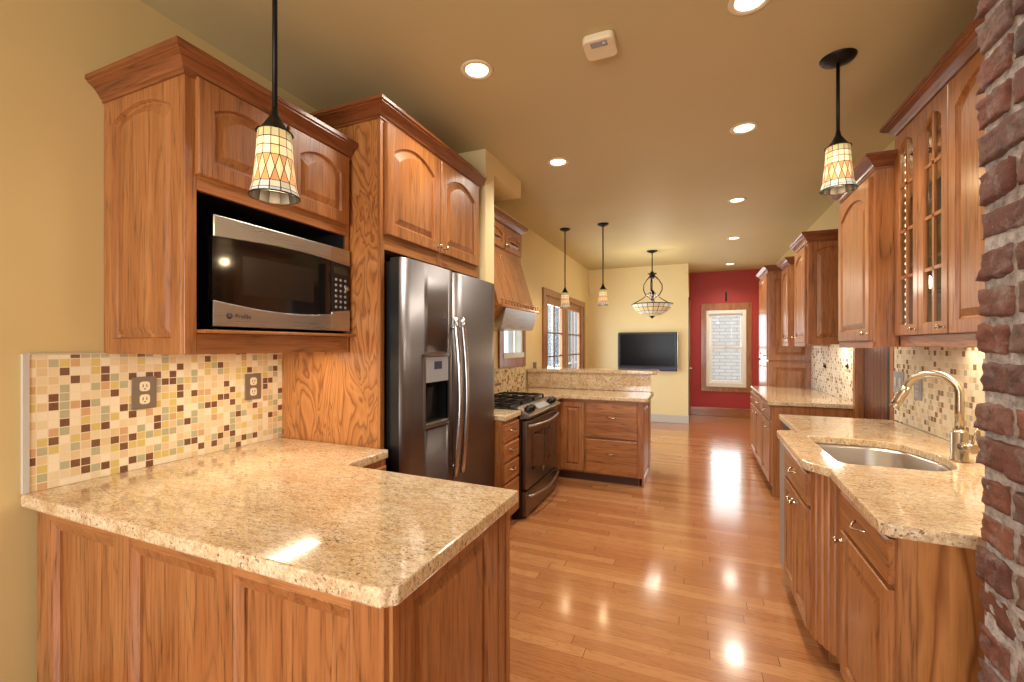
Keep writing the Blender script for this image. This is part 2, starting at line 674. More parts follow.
def crown(path, z, parent, sx=1.0, sz=1.0, side=1, mat='crown_y'):
    """moulding swept along an XY path with mitred corners; outward = right-hand side * side"""
    pts = [Vector((p[0], p[1])) for p in path]
    nrm = []
    for a, b in zip(pts, pts[1:]):
        d = (b - a).normalized()
        nrm.append(Vector((d.y, -d.x)) * side)
    L = []
    for i, p in enumerate(pts):
        if i == 0:
            m = nrm[0]
        elif i == len(pts) - 1:
            m = nrm[-1]
        else:
            m = (nrm[i - 1] + nrm[i])
            m = m / max(0.2, m.dot(nrm[i]))
        L.append([Vector((p.x + m.x * o * sx, p.y + m.y * o * sx, z + h * sz)) for o, h in CROWN])
    mb = MB()
    mb.loops(L)
    mb.bm.normal_update()
    for f in mb.bm.faces:
        c0, c1 = [v.co.x for v in f.verts], [v.co.y for v in f.verts]
        f.material_index = 1 if max(c0) - min(c0) > max(c1) - min(c1) else 0
    return mb.build('crown_moulding', [mat, 'crown_x'], parent)


def dup(root, loc, label=None, group=None):
    r = root.copy()
    COL.objects.link(r)
    r.location = loc
    if label:
        r['label'] = label
    if group:
        r['group'] = group
    def rec(src, dst):
        for ch in list(src.children):
            c = ch.copy()
            COL.objects.link(c)
            c.parent = dst
            rec(ch, c)
    rec(root, r)
    return r


H = 2.95
XL, XB, XR = -2.24, -2.0, 1.30
YF, YR = 8.75, 9.95
# ================================================================== SETTING
mb = MB(); mb.box(-2.6, 2.6, -2.6, 10.1, -0.1, 0.0); struct('floor', mb, 'planks')
mb = MB(); mb.box(-2.6, 2.6, -2.6, 10.1, H, H + 0.1); struct('ceiling', mb, 'ceil')
mb = MB(); mb.box(XL - 0.1, XL, -2.5, 3.03, 0, H); struct('wall_left', mb, 'wall')
# wall behind range / bar with openings for the hood window and patio door
mb = MB()
mb.prism([(3.03, 0), (8.85, 0), (8.85, H), (3.03, H)], XB - 0.1, XB, 0,
         holes=[[(4.48, 1.3), (5.10, 1.3), (5.10, 1.95), (4.48, 1.95)], [(5.98, 0.02), (8.24, 0.02), (8.24, 2.17), (5.98, 2.17)]])
struct('wall_left_bar', mb, 'wall_pale')
mb = MB(); mb.box(XL - 0.1, XB, 3.03, 3.05, 0, H); struct('wall_left_return', mb, 'wall')
mb = MB(); mb.box(XB, -1.49, 3.035, 3.19, 0.93, H); struct('wall_stub', mb, 'wall_pale')
mb = MB(); mb.box(XB, -1.49, 3.19, 3.775, 2.80, H); struct('wall_soffit', mb, 'wall_pale')
mb = MB(); mb.box(XB - 0.1, -0.15, YF, YF + 0.12, 0, H); struct('wall_far', mb, 'wall_pale')
mb = MB(); mb.box(-0.27, -0.15, YF + 0.12, 10.05, 0, H); struct('wall_passage', mb, 'wall_pale')
mb = MB(); mb.prism([(-0.15, 0), (1.45, 0), (1.45, H), (-0.15, H)], YR, YR + 0.1, 1, holes=[[(0.19, 0.62), (0.885, 0.62), (0.885, 2.14), (0.19, 2.14)]])
struct('wall_red', mb, 'red')
mb = MB(); mb.prism([(1.2, 0), (9.98, 0), (9.98, H), (1.2, H)], XR + 0.03, XR + 0.15, 0, holes=[[(4.03, 0.01), (4.80, 0.01), (4.80, 2.3), (4.03, 2.3)]])
struct('wall_right', mb, 'wall')
mb = MB(); mb.box(1.55, 1.65, 3.6, 5.3, 0, H); struct('wall_right_hall', mb, 'wall')
mb = MB(); mb.box(0.95, 1.05, -2.5, 0.62, 0, H); struct('wall_right_rear', mb, 'wall')
mb = MB(); mb.prism([(-2.3, 0), (1.0, 0), (1.0, H), (-2.3, H)], -2.6, -2.5, 1, holes=[[(-1.9, 0.7), (0.5, 0.7), (0.5, 2.4), (-1.9, 2.4)]])
struct('wall_rear', mb, 'wall')
# rear window (behind the camera)
mb = MB()
for x in (-1.9, -1.1, -0.3, 0.46):
    mb.box(x, x + 0.04, -2.58, -2.52, 0.7, 2.4)
for z in (0.7, 1.53, 2.36):
    mb.box(-1.9, 0.5, -2.58, -2.52, z, z + 0.04)
struct('window_3', mb, 'white')

# mosaic fields on the walls
mb = MB(); mb.box(XL, XL + 0.012, 0.80, 1.86, 0.915, 1.417)
o = struct('wall_tile_left', mb, 'mosaic')
mb = MB(); mb.box(XL, XL + 0.016, 0.783, 0.80, 0.915, 1.417); mb.box(XL, XL + 0.016, 0.80, 1.05, 1.413, 1.419); struct('trim_1', mb, 'greytrim')
mb = MB(); mb.box(XB, XB + 0.012, 3.2, 5.17, 0.915, 1.2); struct('wall_tile_range', mb, 'mosaic')
mb = MB(); mb.box(XR, XR + 0.03, 1.52, 3.965, 0.915, 1.52); struct('wall_tile_sink', mb, 'mosaic_r')
mb = MB(); mb.box(XR + 0.02, XR + 0.032, 4.93, 6.555, 0.915, 1.47); struct('wall_tile_far', mb, 'mosaic_r')

# baseboards
mb = MB(); mb.box(XB, -0.14, YF - 0.02, YF, 0, 0.15, 0.004); struct('baseboard_far', mb, 'greytrim')
mb = MB(); mb.box(-0.15, 1.3, YR - 0.02, YR, 0, 0.17, 0.005); struct('baseboard_red', mb, 'oak_x')
mb = MB(); mb.box(XL, XL + 0.018, -2.5, 0.79, 0, 0.14, 0.004); struct('baseboard_left', mb, 'oak_y')

# passage door with casing in the side face beyond the TV wall
mb = MB()
mb.box(-0.152, -0.125, 8.95, 9.03, 0, 2.35, 0.004); mb.box(-0.152, -0.125, 9.78, 9.86, 0, 2.35, 0.004); mb.box(-0.152, -0.125, 8.95, 9.86, 2.27, 2.35, 0.004)
d3 = struct('door_3', mb, 'oak_dark')
mb = MB(); raised(mb, fr((-0.15, 9.03, 0.01), (0, 1, 0), (1, 0, 0)), 0.75, 2.25, 0.012, 0.11, 0.0)
struct('door_leaf', mb, 'oak_z', d3)
mb = MB(); mb.lathe([(0.001, 0), (0.02, 0.0), (0.012, 0.02), (0.024, 0.04), (0.001, 0.055)], (-0.138, 9.12, 1.0), 12, 0); struct('door_knob', mb, 'nickel', d3)

# red-wall window
f_ = YR
mb = MB()
for a in ((0.075, 0.18, 0.50, 2.30), (0.90, 1.005, 0.50, 2.30)):
    mb.box(a[0], a[1], YR - 0.022, YR, a[2], a[3], 0.004)
mb.box(0.18, 0.90, YR - 0.022, YR, 2.155, 2.30, 0.004); mb.box(0.18, 0.90, YR - 0.022, YR, 0.50, 0.60, 0.004)
w1 = struct('window_1', mb, 'oak_z')
mb = MB()
for a in ((0.175, 0.235), (0.845, 0.905)):
    mb.box(a[0], a[1], YR - 0.03, YR + 0.06, 0.60, 2.155, 0.003)
mb.box(0.235, 0.845, YR - 0.03, YR + 0.06, 2.09, 2.155); mb.box(0.235, 0.845, YR - 0.035, YR + 0.06, 0.60, 0.68)
struct('window_frame', mb, 'white', w1)
mb = MB()
for z0, z1, y in ((1.38, 2.09, 0.035), (0.68, 1.42, 0.01)):
    mb.box(0.235, 0.275, YR + y, YR + y + 0.025, z0, z1); mb.box(0.805, 0.845, YR + y, YR + y + 0.025, z0, z1)
    mb.box(0.275, 0.805, YR + y, YR + y + 0.025, z0, z0 + 0.045); mb.box(0.275, 0.805, YR + y, YR + y + 0.025, z1 - 0.045, z1)
struct('window_sash', mb, 'white', w1)
mb = MB(); mb.box(0.52, 0.56, YR - 0.005, YR + 0.01, 1.40, 1.425, 0.004); struct('sash_lock', mb, 'chrome', w1)
mb = MB(); mb.box(0.275, 0.805, YR + 0.02, YR + 0.024, 0.72, 1.38); mb.box(0.275, 0.805, YR + 0.046, YR + 0.05, 1.42, 2.05); struct('window_pane', mb, 'glass', w1)

# hood window
mb = MB()
for y0, y1, z0, z1 in ((4.38, 4.49, 1.19, 2.05), (5.09, 5.175, 1.19, 2.05), (4.49, 5.09, 1.94, 2.05), (4.49, 5.09, 1.19, 1.32)):
    mb.box(XB, XB + 0.022, y0, y1, z0, z1, 0.004)
w2 = struct('window_2', mb, 'oak_z')
mb = MB()
mb.box(XB - 0.05, XB + 0.01, 4.48, 4.53, 1.3, 1.95); mb.box(XB - 0.05, XB + 0.01, 5.05, 5.10, 1.3, 1.95); mb.box(XB - 0.05, XB + 0.01, 4.775, 4.805, 1.3, 1.95)
mb.box(XB - 0.05, XB + 0.03, 4.48, 5.10, 1.30, 1.36); mb.box(XB - 0.05, XB + 0.01, 4.48, 5.10, 1.90, 1.95)
struct('window_frame', mb, 'white', w2)
mb = MB(); mb.box(XB - 0.03, XB - 0.026, 4.5, 5.08, 1.34, 1.92); struct('window_pane', mb, 'glass', w2)

# patio door (two glazed leaves)
mb = MB()
mb.box(XB, XB + 0.025, 5.865, 5.985, 0, 2.26, 0.005); mb.box(XB, XB + 0.025, 8.235, 8.36, 0, 2.26, 0.005); mb.box(XB, XB + 0.025, 5.985, 8.235, 2.165, 2.26, 0.005)
d1 = struct('door_1', mb, 'oak_z')
for a, b in ((5.99, 7.10), (7.12, 8.23)):
    s0, s1 = 0.17, 0.17
    mb = MB()
    mb.box(XB - 0.06, XB - 0.015, a, a + s0, 0.02, 2.165, 0.004); mb.box(XB - 0.06, XB - 0.015, b - s1, b, 0.02, 2.165, 0.004)
    mb.box(XB - 0.06, XB - 0.015, a + s0, b - s1, 2.05, 2.165, 0.004); mb.box(XB - 0.06, XB - 0.015, a + s0, b - s1, 0.02, 0.25, 0.004)
    lf = struct('door_leaf', mb, 'oak_z', d1)
    mb = MB()
    for z in (0.58, 0.93, 1.28, 1.63):
        mb.box(XB - 0.045, XB - 0.025, a + s0, b - s1, z - 0.012, z + 0.012)
    mb.box(XB - 0.045, XB - 0.025, (a + b) / 2 - 0.012, (a + b) / 2 + 0.012, 0.25, 2.05)
    struct('muntin', mb, 'oak_dark', lf)
    mb = MB(); mb.box(XB - 0.038, XB - 0.034, a + s0, b - s1, 0.25, 2.05); struct('door_pane', mb, 'glass', lf)
mb = MB(); mb.lathe([(0.001, 0), (0.025, 0), (0.01, 0.02), (0.026, 0.045), (0.001, 0.06)], (XB - 0.015, 7.04, 1.0), 12, 0); struct('door_handle', mb, 'nickel', d1)

# hall door beside the sink run: casing + dark panelled leaf
mb = MB()
mb.box(XR - 0.005, XR + 0.16, 3.965, 4.035, 0, 2.3, 0.003); mb.box(XR - 0.005, XR + 0.16, 4.795, 4.865, 0, 2.3, 0.003); mb.box(XR - 0.005, XR + 0.16, 4.035, 4.795, 2.23, 2.3, 0.003)
d2 = struct('door_2', mb, 'oak_z')
mb = MB()
poly = [(4.255, XR + 0.045)]
y = 4.255
pts = [(XR + 0.10, 4.255), (XR + 0.055, 4.255)]
k = 0
while y < 4.76:
    y2 = min(y + 0.075, 4.79)
    pts += [(XR + 0.055, y2 - 0.008), (XR + 0.063, y2 - 0.004), (XR + 0.055, y2)]
    y = y2
pts += [(XR + 0.10, 4.79)]
mb.prism(pts, 0.01, 2.24, 2)
struct('door_leaf', mb, 'oak_dark', d2)
mb = MB(); mb.box(XR + 0.05, XR + 0.10, 4.15, 4.255, 0.01, 2.24); struct('door_gap', mb, 'black', d2)
mb = MB(); mb.box(XR + 0.04, XR + 0.10, 4.09, 4.15, 0.01, 2.24, 0.003); struct('door_seal', mb, 'navy', d2)
mb = MB(); mb.box(XR + 0.03, XR + 0.10, 4.035, 4.09, 0.01, 2.24, 0.003); struct('door_stop', mb, 'white', d2)

# outdoors
mb = MB(); mb.box(-30, 30, -30, 40, -0.6, -0.5); struct('ground', mb, plain('paving', (140, 138, 130), 0.9))
t_ = NT('white_brick_outside')
bt = t_.n('ShaderNodeTexBrick')
mpp = t_.n('ShaderNodeMapping'); mpp.inputs['Rotation'].default_value = (PI / 2, 0, 0)
tc = t_.n('ShaderNodeTexCoord'); t_.l(tc.outputs['Object'], mpp.inputs[0]); t_.l(mpp.outputs[0], bt.inputs['Vector'])
bt.inputs['Color1'].default_value = lin((236, 230, 220)); bt.inputs['Color2'].default_value = lin((224, 218, 206)); bt.inputs['Mortar'].default_value = lin((200, 192, 180))
bt.inputs['Scale'].default_value = 1.0; bt.inputs['Brick Width'].default_value = 0.26; bt.inputs['Row Height'].default_value = 0.085; bt.inputs['Mortar Size'].default_value = 0.012
M['outbrick'] = t_.set(bt.outputs['Color'], 0.8)
mb = MB(); mb.box(-2.5, 4, 12.2, 12.4, -0.5, 5); struct('wall_outside_far', mb, 'outbrick')
t_ = NT('blue_grey_siding')
wv = t_.n('ShaderNodeTexWave', bands_direction='Z', wave_profile='SAW')
wv.inputs['Scale'].default_value = 1.6
t_.l(t_.coord(), wv.inputs['Vector'])
t_.bump(wv.outputs['Fac'], 0.5, 0.03)
M['siding'] = t_.set((150, 166, 182), 0.6)
mb = MB(); mb.box(-7.2, -7.0, 19, 34, -0.5, 4.2); struct('wall_outside_left', mb, 'siding')
mb = MB()
for y in (19.4, 21.2, 23.0, 25.5, 28.0):
    mb.box(-6.9, -6.75, y, y + 0.35, -0.5, 4.2)
mb.box(-6.9, -6.8, 19, 30, 0.35, 0.45)
struct('trim_2', mb, 'white')

# brick pier: individually laid bricks over a mortar core
PX, PY = 0.66, 1.5
mb = MB()
b = bmesh.new()
bmesh.ops.create_grid(b, x_segments=1, y_segments=1, size=0.5)
b.free()
mb.box(PX + 0.010, 1.33, 0.6, PY - 0.010, 0, H)
pier = struct('wall_brick_pier', mb, 'mortar')
mb = MB()


from mathutils import noise as MN


def brick(x0, x1, y0, y1, z0, z1):
    bb = bmesh.new()
    bmesh.ops.create_cube(bb, size=1)
    bmesh.ops.subdivide_edges(bb, edges=bb.edges[:], cuts=9, use_grid_fill=True)
    sk = [random.uniform(-0.004, 0.004), random.uniform(-0.004, 0.004), random.uniform(-0.003, 0.003)]
    seed = Vector((random.uniform(0, 90), random.uniform(0, 90), random.uniform(0, 90)))
    L = Vector((x1 - x0, y1 - y0, z1 - z0))
    C_ = Vector((x0 + x1, y0 + y1, z0 + z1)) / 2
    for v in bb.verts:
        c = v.co * 2
        e = sorted(abs(q) for q in c)
        # round the arrises a little
        pull_in = 0.005 * max(0, (e[1] - 0.8) / 0.2) ** 2
        p = Vector((c.x * L.x / 2, c.y * L.y / 2, c.z * L.z / 2))
        n = Vector((c.x if abs(c.x) > 0.9 else 0, c.y if abs(c.y) > 0.9 else 0, c.z if abs(c.z) > 0.9 else 0)).normalized()
        p -= n * pull_in
        q = C_ + p
        d = MN.noise(q * 20 + seed) * 0.007 + MN.noise(q * 55 + seed) * 0.006 + MN.noise(q * 120 + seed) * 0.003 - 0.002
        p += n * d
        v.co = C_ + p
        v.co.x += sk[0]
        v.co.z += sk[2] * c.y
    for f in bb.faces:
        f.smooth = True
    mb._merge(bb)


CH = 0.0945
for r in range(31):
    z0 = r * CH + 0.008 + random.uniform(-0.003, 0.003)
    z1 = z0 + CH - random.uniform(0.014, 0.024)
    if z1 > H - 0.01:
        z1 = H - 0.012
    head = r % 3 == 1
    y = PY + random.uniform(-0.004, 0.012)
    first = True
    while y > 0.66:
        ln = 0.125 if (head or (first and r % 2)) else 0.26
        ln *= random.uniform(0.93, 1.05)
        brick(PX + random.uniform(-0.006, 0.004), PX + 0.125, y - ln, y, z0, z1)
        y -= ln + random.uniform(0.012, 0.022)
        first = False
    x = PX + 0.14
    while x < 1.08:
        ln = 0.25 * random.uniform(0.9, 1.05)
        brick(x, x + ln, PY - 0.11, PY + random.uniform(-0.008, 0.006), z0, z1)
        x += ln + 0.016
for v in mb.bm.verts:
    v.co.x = min(v.co.x, 1.325)
struct('pier_bricks', mb, 'brick', pier)

# ================================================================== BUILDERS FOR CABINET FRONTS


def door(root, O, U, N, w, h, rise=0.05, frame=0.055, kn=None, mat='oak_z', t=0.02):
    f = fr(O, U, N)
    mb = MB()
    raised(mb, f, w, h, t, frame, rise)
    d = mb.build('door', mat, root)
    if kn:
        knob(f, kn[0], kn[1], t, d)
    return d


def drawer(root, O, U, N, w, h, mat, t=0.02, pl=True, droop=0.012):
    f = fr(O, U, N)
    mb = MB()
    slab(mb, f, w, h, t)
    d = mb.build('drawer', mat, root)
    if pl:
        pull(f, w / 2, h * 0.62, t, d, min(0.1, w * 0.4), droop)
    return d


# ================================================================== NEAR-LEFT PENINSULA
pen = thing('base_cabinet', 'oak peninsula base cabinet with recessed panels under the near beige granite counter', 'cabinet', (-1.4, 1.1, 0))
mb = MB()
mb.prism([(-2.21, 0.842), (-0.668, 0.842), (-0.668, 1.47), (-1.47, 1.47), (-1.47, 1.835), (-2.21, 1.835)], 0.09, 0.868, 2)
mb.box(-2.19, -0.70, 0.86, 1.44, 0, 0.09)
mb.build('body', 'oak_z', pen)
# front (camera side) frame and three sunk panels
ys = 0.812
xs = [(-2.205, -2.113), (-1.724, -1.637), (-1.224, -1.162), (-0.750, -0.655)]
for a, b in xs:
    mb = MB(); mb.box(a, b, ys, 0.842, 0.0, 0.868, 0.0015); mb.build('stile', 'oak_z', pen)
for (a, b), (c, d) in zip(xs, xs[1:]):
    for z0, z1 in ((0.83, 0.868), (0.0, 0.11)):
        mb = MB(); mb.box(b, c, ys + 0.001, 0.842, z0, z1); mb.build('rail', 'oak_x', pen)
for (a, b), (c, d) in zip(xs, xs[1:]):
    f = fr((b, 0.8415, 0.11), (1, 0, 0), (0, -1, 0))
    w, h = c - b, 0.72
    def L(ms, d): return [f(u, z, d) for u, z in ((ms[0], ms[1]), (w - ms[0], ms[1]), (w - ms[0], h - ms[1]), (ms[0], h - ms[1]))]
    mb = MB()
    mb.loops([L((0, 0), 0), L((0, 0), 0.027), L((0.003, 0.003), 0.028), L((0.010, 0.012), 0.024), L((0.024, 0.040), 0.012), L((0.026, 0.044), 0.004)])
    mb.build('sunk_panel', 'oak_z', pen)
# aisle end panel
mb = MB()
f = fr((-0.667, 0.83, 0.0), (0, 1, 0), (1, 0, 0))
raised(mb, f, 0.585, 0.868, 0.022, 0.085, 0.0, 0.05, 0.002)
mb.build('end_panel', 'oak_z', pen, None, None)
mb = MB()
mb.box(-0.667, -0.64, 1.418, 1.47, 0, 0.868, 0.003); mb.box(-0.70, -0.63, 1.472, 1.486, 0, 0.868, 0.002)
mb.build('corner_post', 'oak_z', pen)
drawer(pen, (-0.70, 1.487, 0.70), (-1, 0, 0), (0, 1, 0), 0.5, 0.145, 'oak_x', 0.02, False)
drawer(pen, (-1.455, 1.50, 0.70), (0, 1, 0), (1, 0, 0), 0.31, 0.145, 'oak_y', 0.015, False)
mb = MB()
mb.prism([(-2.238, 0.78), (-0.64, 0.78), (-0.612, 0.808), (-0.607, 1.517), (-1.43, 1.54), (-1.455, 1.565), (-1.462, 1.85), (-2.238, 1.85)], 0.870, 0.914, 2, bev=0.007)
tag(mb.build('countertop', 'granite'), 'L-shaped beige granite countertop in the left foreground below the microwave', 'countertop')

# ================================================================== MICROWAVE CABINET
CX, Y0, Y1 = -1.72, 1.023, 1.85
mc = thing('wall_cabinet', 'oak wall cabinet on the left wall with open niche for the microwave', 'cabinet', (-2.0, 1.45, 1.415))
mb = MB()
mb.box(XL, CX - 0.02, Y0 + 0.021, Y0 + 0.04, 1.415, 2.45); mb.box(XL, CX - 0.02, Y1 - 0.02, Y1, 1.415, 2.45)
mb.box(XL, CX - 0.02, Y0 + 0.04, Y1 - 0.02, 1.43, 1.492); mb.box(XL, CX - 0.02, Y0 + 0.04, Y1 - 0.02, 2.05, 2.07); mb.box(XL, CX - 0.02, Y0 + 0.04, Y1 - 0.02, 2.42, 2.45)
mb.build('body', 'oak_z', mc)
mb = MB()
mb.box(XL + 0.003, XL + 0.012, 1.064, Y1 - 0.021, 1.493, 2.048); mb.box(XL + 0.012, CX - 0.021, 1.0635, 1.070, 1.493, 2.048); mb.box(XL + 0.012, CX - 0.021, Y1 - 0.027, Y1 - 0.021, 1.493, 2.048); mb.box(XL + 0.012, CX - 0.021, 1.07, Y1 - 0.027, 2.042, 2.049); mb.box(XL + 0.012, CX - 0.021, 1.07, Y1 - 0.027, 1.493, 1.499)
mb.build('niche_lining', 'lining', mc)
EACH = MB().each
EACH('face_stile', 'oak_z', mc, (CX - 0.02, CX, Y0 + 0.0, 1.066, 1.415, 2.45, 0.0015), (CX - 0.02, CX, 1.835, Y1, 1.415, 2.45, 0.0015))
EACH('face_rail', 'oak_y', mc, (CX - 0.02, CX - 0.0005, 1.066, 1.835, 1.415, 1.492), (CX - 0.02, CX - 0.0005, 1.066, 1.835, 2.03, 2.10), (CX - 0.02, CX - 0.0005, 1.066, 1.835, 2.42, 2.45))
mb = MB(); mb.box(CX - 0.02, CX + 0.045, 1.066, 1.845, 1.494, 1.508, 0.004, 2); mb.build('shelf_lip', 'oak_y', mc)
mb = MB()
raised(mb, fr((XL + 0.001, Y0 + 0.021, 1.415), (1, 0, 0), (0, -1, 0)), CX - 0.02 - XL - 0.001, 1.035, 0.021, 0.06, 0.05, 0.055, 0.001)
mb.build('end_panel', 'oak_z', mc)
door(mc, (CX, 1.06, 2.085), (0, 1, 0), (1, 0, 0), 0.385, 0.36, 0.045, 0.058)
door(mc, (CX, 1.457, 2.085), (0, 1, 0), (1, 0, 0), 0.375, 0.36, 0.045, 0.058)
crown([(XL, Y0), (CX, Y0), (CX, Y1)], 2.437, mc, 1.0, 1.0, 1)

# microwave
mw = thing('microwave', 'stainless steel microwave with black glass door in the oak niche', 'microwave', (-1.9, 1.48, 1.508))
MX = -1.70
mb = MB(); mb.box(-2.17, MX - 0.03, 1.125, 1.828, 1.522, 1.945, 0.006)
for y in (1.17, 1.78):
    for x in (-2.12, -1.78):
        mb.lathe([(0.012, 1.508), (0.012, 1.524)], (x, y, 0), 10)
mb.build('case', 'black', mw)
YA, YB, YD = 1.115, 1.832, 1.706


def zt(y): return 1.862 + 0.018 * math.sin(PI * (y - YA) / (YB - YA)) + 0.004


def zb(y): return 1.60 + 0.022 - 0.030 * math.sin(PI * (y - YA) / (YB - YA))


def band(y0, y1, lo, hi, n=16):
    ys_ = [y0 + (y1 - y0) * i / n for i in range(n + 1)]
    return [(y, lo(y)) for y in ys_] + [(y, hi(y)) for y in reversed(ys_)]


mb = MB(); mb.prism(band(YA, YD, lambda y: 1.524, lambda y: 1.948), MX - 0.03, MX - 0.008, 0); md = mb.build('door', 'blackglass', mw)
mb = MB(); mb.prism(band(YA, YB, zt, lambda y: 1.95), MX - 0.03, MX, 0, bev=0.003); mb.build('top_trim', 'steel', mw)
mb = MB(); mb.prism(band(YA, YD, lambda y: 1.522, zb), MX - 0.03, MX, 0, bev=0.003); mb.build('bottom_trim', 'steel', md)
mb = MB(); mb.prism(band(YD + 0.002, YB, lambda y: 1.522, lambda y: zb(y) + 0.012), MX - 0.03, MX, 0, bev=0.003); mb.build('panel_trim', 'steel', mw)
mb = MB(); mb.box(MX - 0.009, MX - 0.0075, 1.24, 1.60, 1.655, 1.815); mb.build('door_screen', plain('perforated_screen', (34, 26, 22), 0.2), md)
mb = MB(); mb.prism(band(YD + 0.002, YB, lambda y: zb(y) + 0.012, zt), MX - 0.03, MX - 0.004, 0); cp = mb.build('control_panel', 'black', mw)
mb = MB(); mb.box(MX - 0.004, MX - 0.003, YD + 0.02, YB - 0.015, 1.815, 1.85); mb.build('display', plain('green_black_display', (46, 54, 44), 0.2), cp)
for r in range(6):
    for c in range(3):
        mb = MB(); mb.lathe([(0.001, -0.001), (0.0075, 0), (0.0075, 0.003), (0.001, 0.004)], (MX - 0.004, YD + 0.032 + c * 0.032, 1.785 - r * 0.028), 8, 0)
        mb.build('button', 'lcd', cp)
mb = MB(); mb.lathe([(0.001, -0.001), (0.013, 0), (0.013, 0.006), (0.001, 0.007)], (MX - 0.004, YB - 0.022, 1.745), 12, 0); mb.build('dial', 'chrome', cp)


def text(s, name, size, mat, parent, loc, rot, ext=0.0004, ax='LEFT'):
    cu = bpy.data.curves.new(name, 'FONT')
    cu.body = s
    cu.size = size
    cu.extrude = ext
    cu.align_x = ax
    to = bpy.data.objects.new(name + '_tmp', cu)
    me = bpy.data.meshes.new_from_object(to)
    me.name = name
    bpy.data.objects.remove(to)
    me.materials.append(M[mat])
    o = bpy.data.objects.new(name, me)
    COL.objects.link(o)
    o.parent = parent
    o.location = Vector(loc) - OFF[parent]
    o.rotation_euler = rot
    OFF[o] = OFF[parent]
    return o


text('Profile', 'lettering', 0.026, 'black', mw, (MX + 0.0006, 1.20, 1.557), (PI / 2, 0, PI / 2))
mb = MB(); mb.lathe([(0.001, -0.001), (0.0125, 0), (0.0125, 0.0012), (0.001, 0.0014)], (MX, 1.177, 1.565), 20, 0); mb.build('emblem', 'black', mw)
text('GE', 'monogram', 0.012, 'steel', mw, (MX + 0.0022, 1.177, 1.5608), (PI / 2, 0, PI / 2), 0.0003, 'CENTER')

# ================================================================== FRIDGE SURROUND
FX = -1.52
fc = thing('fridge_cabinet', 'tall oak refrigerator surround with two arched doors above the refrigerator', 'cabinet', (-1.9, 2.4, 0))
mb = MB(); mb.box(XL + 0.001, FX - 0.001, 1.856, 1.888, 0, 2.66); mb.build('side_panel', 'oak_ply', fc)
EACH('face_stile', 'oak_z', fc, (FX - 0.02, FX, 1.855, 1.89, 0, 2.66, 0.002), (FX - 0.02, FX, 2.935, 2.975, 1.955, 2.66, 0.002), (FX - 0.018, FX, 2.395, 2.445, 1.955, 2.66, 0.002))
EACH('face_rail', 'oak_y', fc, (FX - 0.02, FX - 0.0005, 1.89, 2.935, 1.955, 2.05), (FX - 0.02, FX - 0.0005, 1.89, 2.935, 2.60, 2.66))
mb = MB(); mb.box(XL + 0.001, FX - 0.02, 1.89, 2.97, 1.955, 2.66); mb.build('body', 'oak_z', fc)
door(fc, (FX, 1.888, 2.035), (0, 1, 0), (1, 0, 0), 0.522, 0.59, 0.07, 0.062, (0.492, 0.035))
door(fc, (FX, 2.428, 2.035), (0, 1, 0), (1, 0, 0), 0.518, 0.59, 0.07, 0.062, (0.03, 0.035))
crown([(XL, 1.855), (FX, 1.855), (FX, 2.985)], 2.63, fc, 1.15, 0.9, 1)

# refrigerator
rf = thing('refrigerator', 'stainless side-by-side refrigerator with ice and water dispenser', 'refrigerator', (-1.8, 2.45, 0))
DX0, DX1 = -1.485, -1.41
mb = MB(); mb.box(-2.2, DX0 - 0.01, 1.91, 3.0, 0.03, 1.895, 0.005); mb.build('case', 'black', rf)
mb = MB(); mb.box(-1.6, DX0 + 0.03, 1.90, 3.0, 0.015, 0.10, 0.004); mb.build('kick_grille', 'black', rf)


def fridge_door(y0, y1, hole=None):
    n = 14
    b = bmesh.new()
    prof = []
    for i in range(n + 1):
        s = i / n
        y = y0 + (y1 - y0) * s
        edge = min(s, 1 - s) * (y1 - y0)
        rd = 0.02 * (1 - min(1, edge / 0.03)) ** 2
        prof.append((DX1 + 0.007 * math.sin(PI * s) - rd, y))
    mbx = MB()
    poly = [(DX0, y0)] + prof + [(DX0, y1)]
    mbx.prism(poly, 0.115, 1.91, 2)
    mbx.bm.normal_update()
    for f in mbx.bm.faces:
        c = f.calc_center_median()
        f.material_index = 1 if (abs(f.normal.x) > 0.5 and c.x > DX0 + 0.04) else 0
        if f.material_index:
            f.smooth = True
    return mbx


lb = fridge_door(1.893, 2.432)
# cut the dispenser recess into the left door by boolean of its front: rebuild with boxes around the hole
ld = lb.build('door', ['black', 'steel_fridge'], rf)
cut = MB(); cut.box(DX1 - 0.07, DX1 + 0.05, 2.088, 2.338, 0.99, 1.385); co = cut.build('cutter', 'black')
bo = ld.modifiers.new('recess', 'BOOLEAN'); bo.operation = 'DIFFERENCE'; bo.solver = 'EXACT'
for v in co.data.vertices:
    v.co -= OFF[ld]
co.location = OFF[ld]
bo.object = co
bpy.context.view_layer.update()
dg = bpy.context.evaluated_depsgraph_get()
nm = bpy.data.meshes.new_from_object(ld.evaluated_get(dg))
ld.modifiers.clear()
ld.data = nm
bpy.data.objects.remove(co)
if len(nm.materials) < 2:
    nm.materials.clear(); nm.materials.append(M['black']); nm.materials.append(M['steel_fridge'])
rd_ = fridge_door(2.438, 3.058).build('door', ['black', 'steel_fridge'], rf)
mb = MB()
for a, b_, c, d in ((2.072, 2.088, 0.975, 1.40), (2.338, 2.354, 0.975, 1.40), (2.088, 2.338, 0.975, 0.99)):
    mb.box(DX1 - 0.01, DX1 + 0.018, a, b_, c, d, 0.003)
mb.prism([(2.072, 1.385), (2.354, 1.385), (2.354, 1.40)] + [(2.354 - 0.282 * i / 8, 1.40 + 0.012 * math.sin(PI * i / 8)) for i in range(1, 8)] + [(2.072, 1.40)], DX1 - 0.01, DX1 + 0.018, 0)
ds = mb.build('dispenser', 'steel_dark', ld)
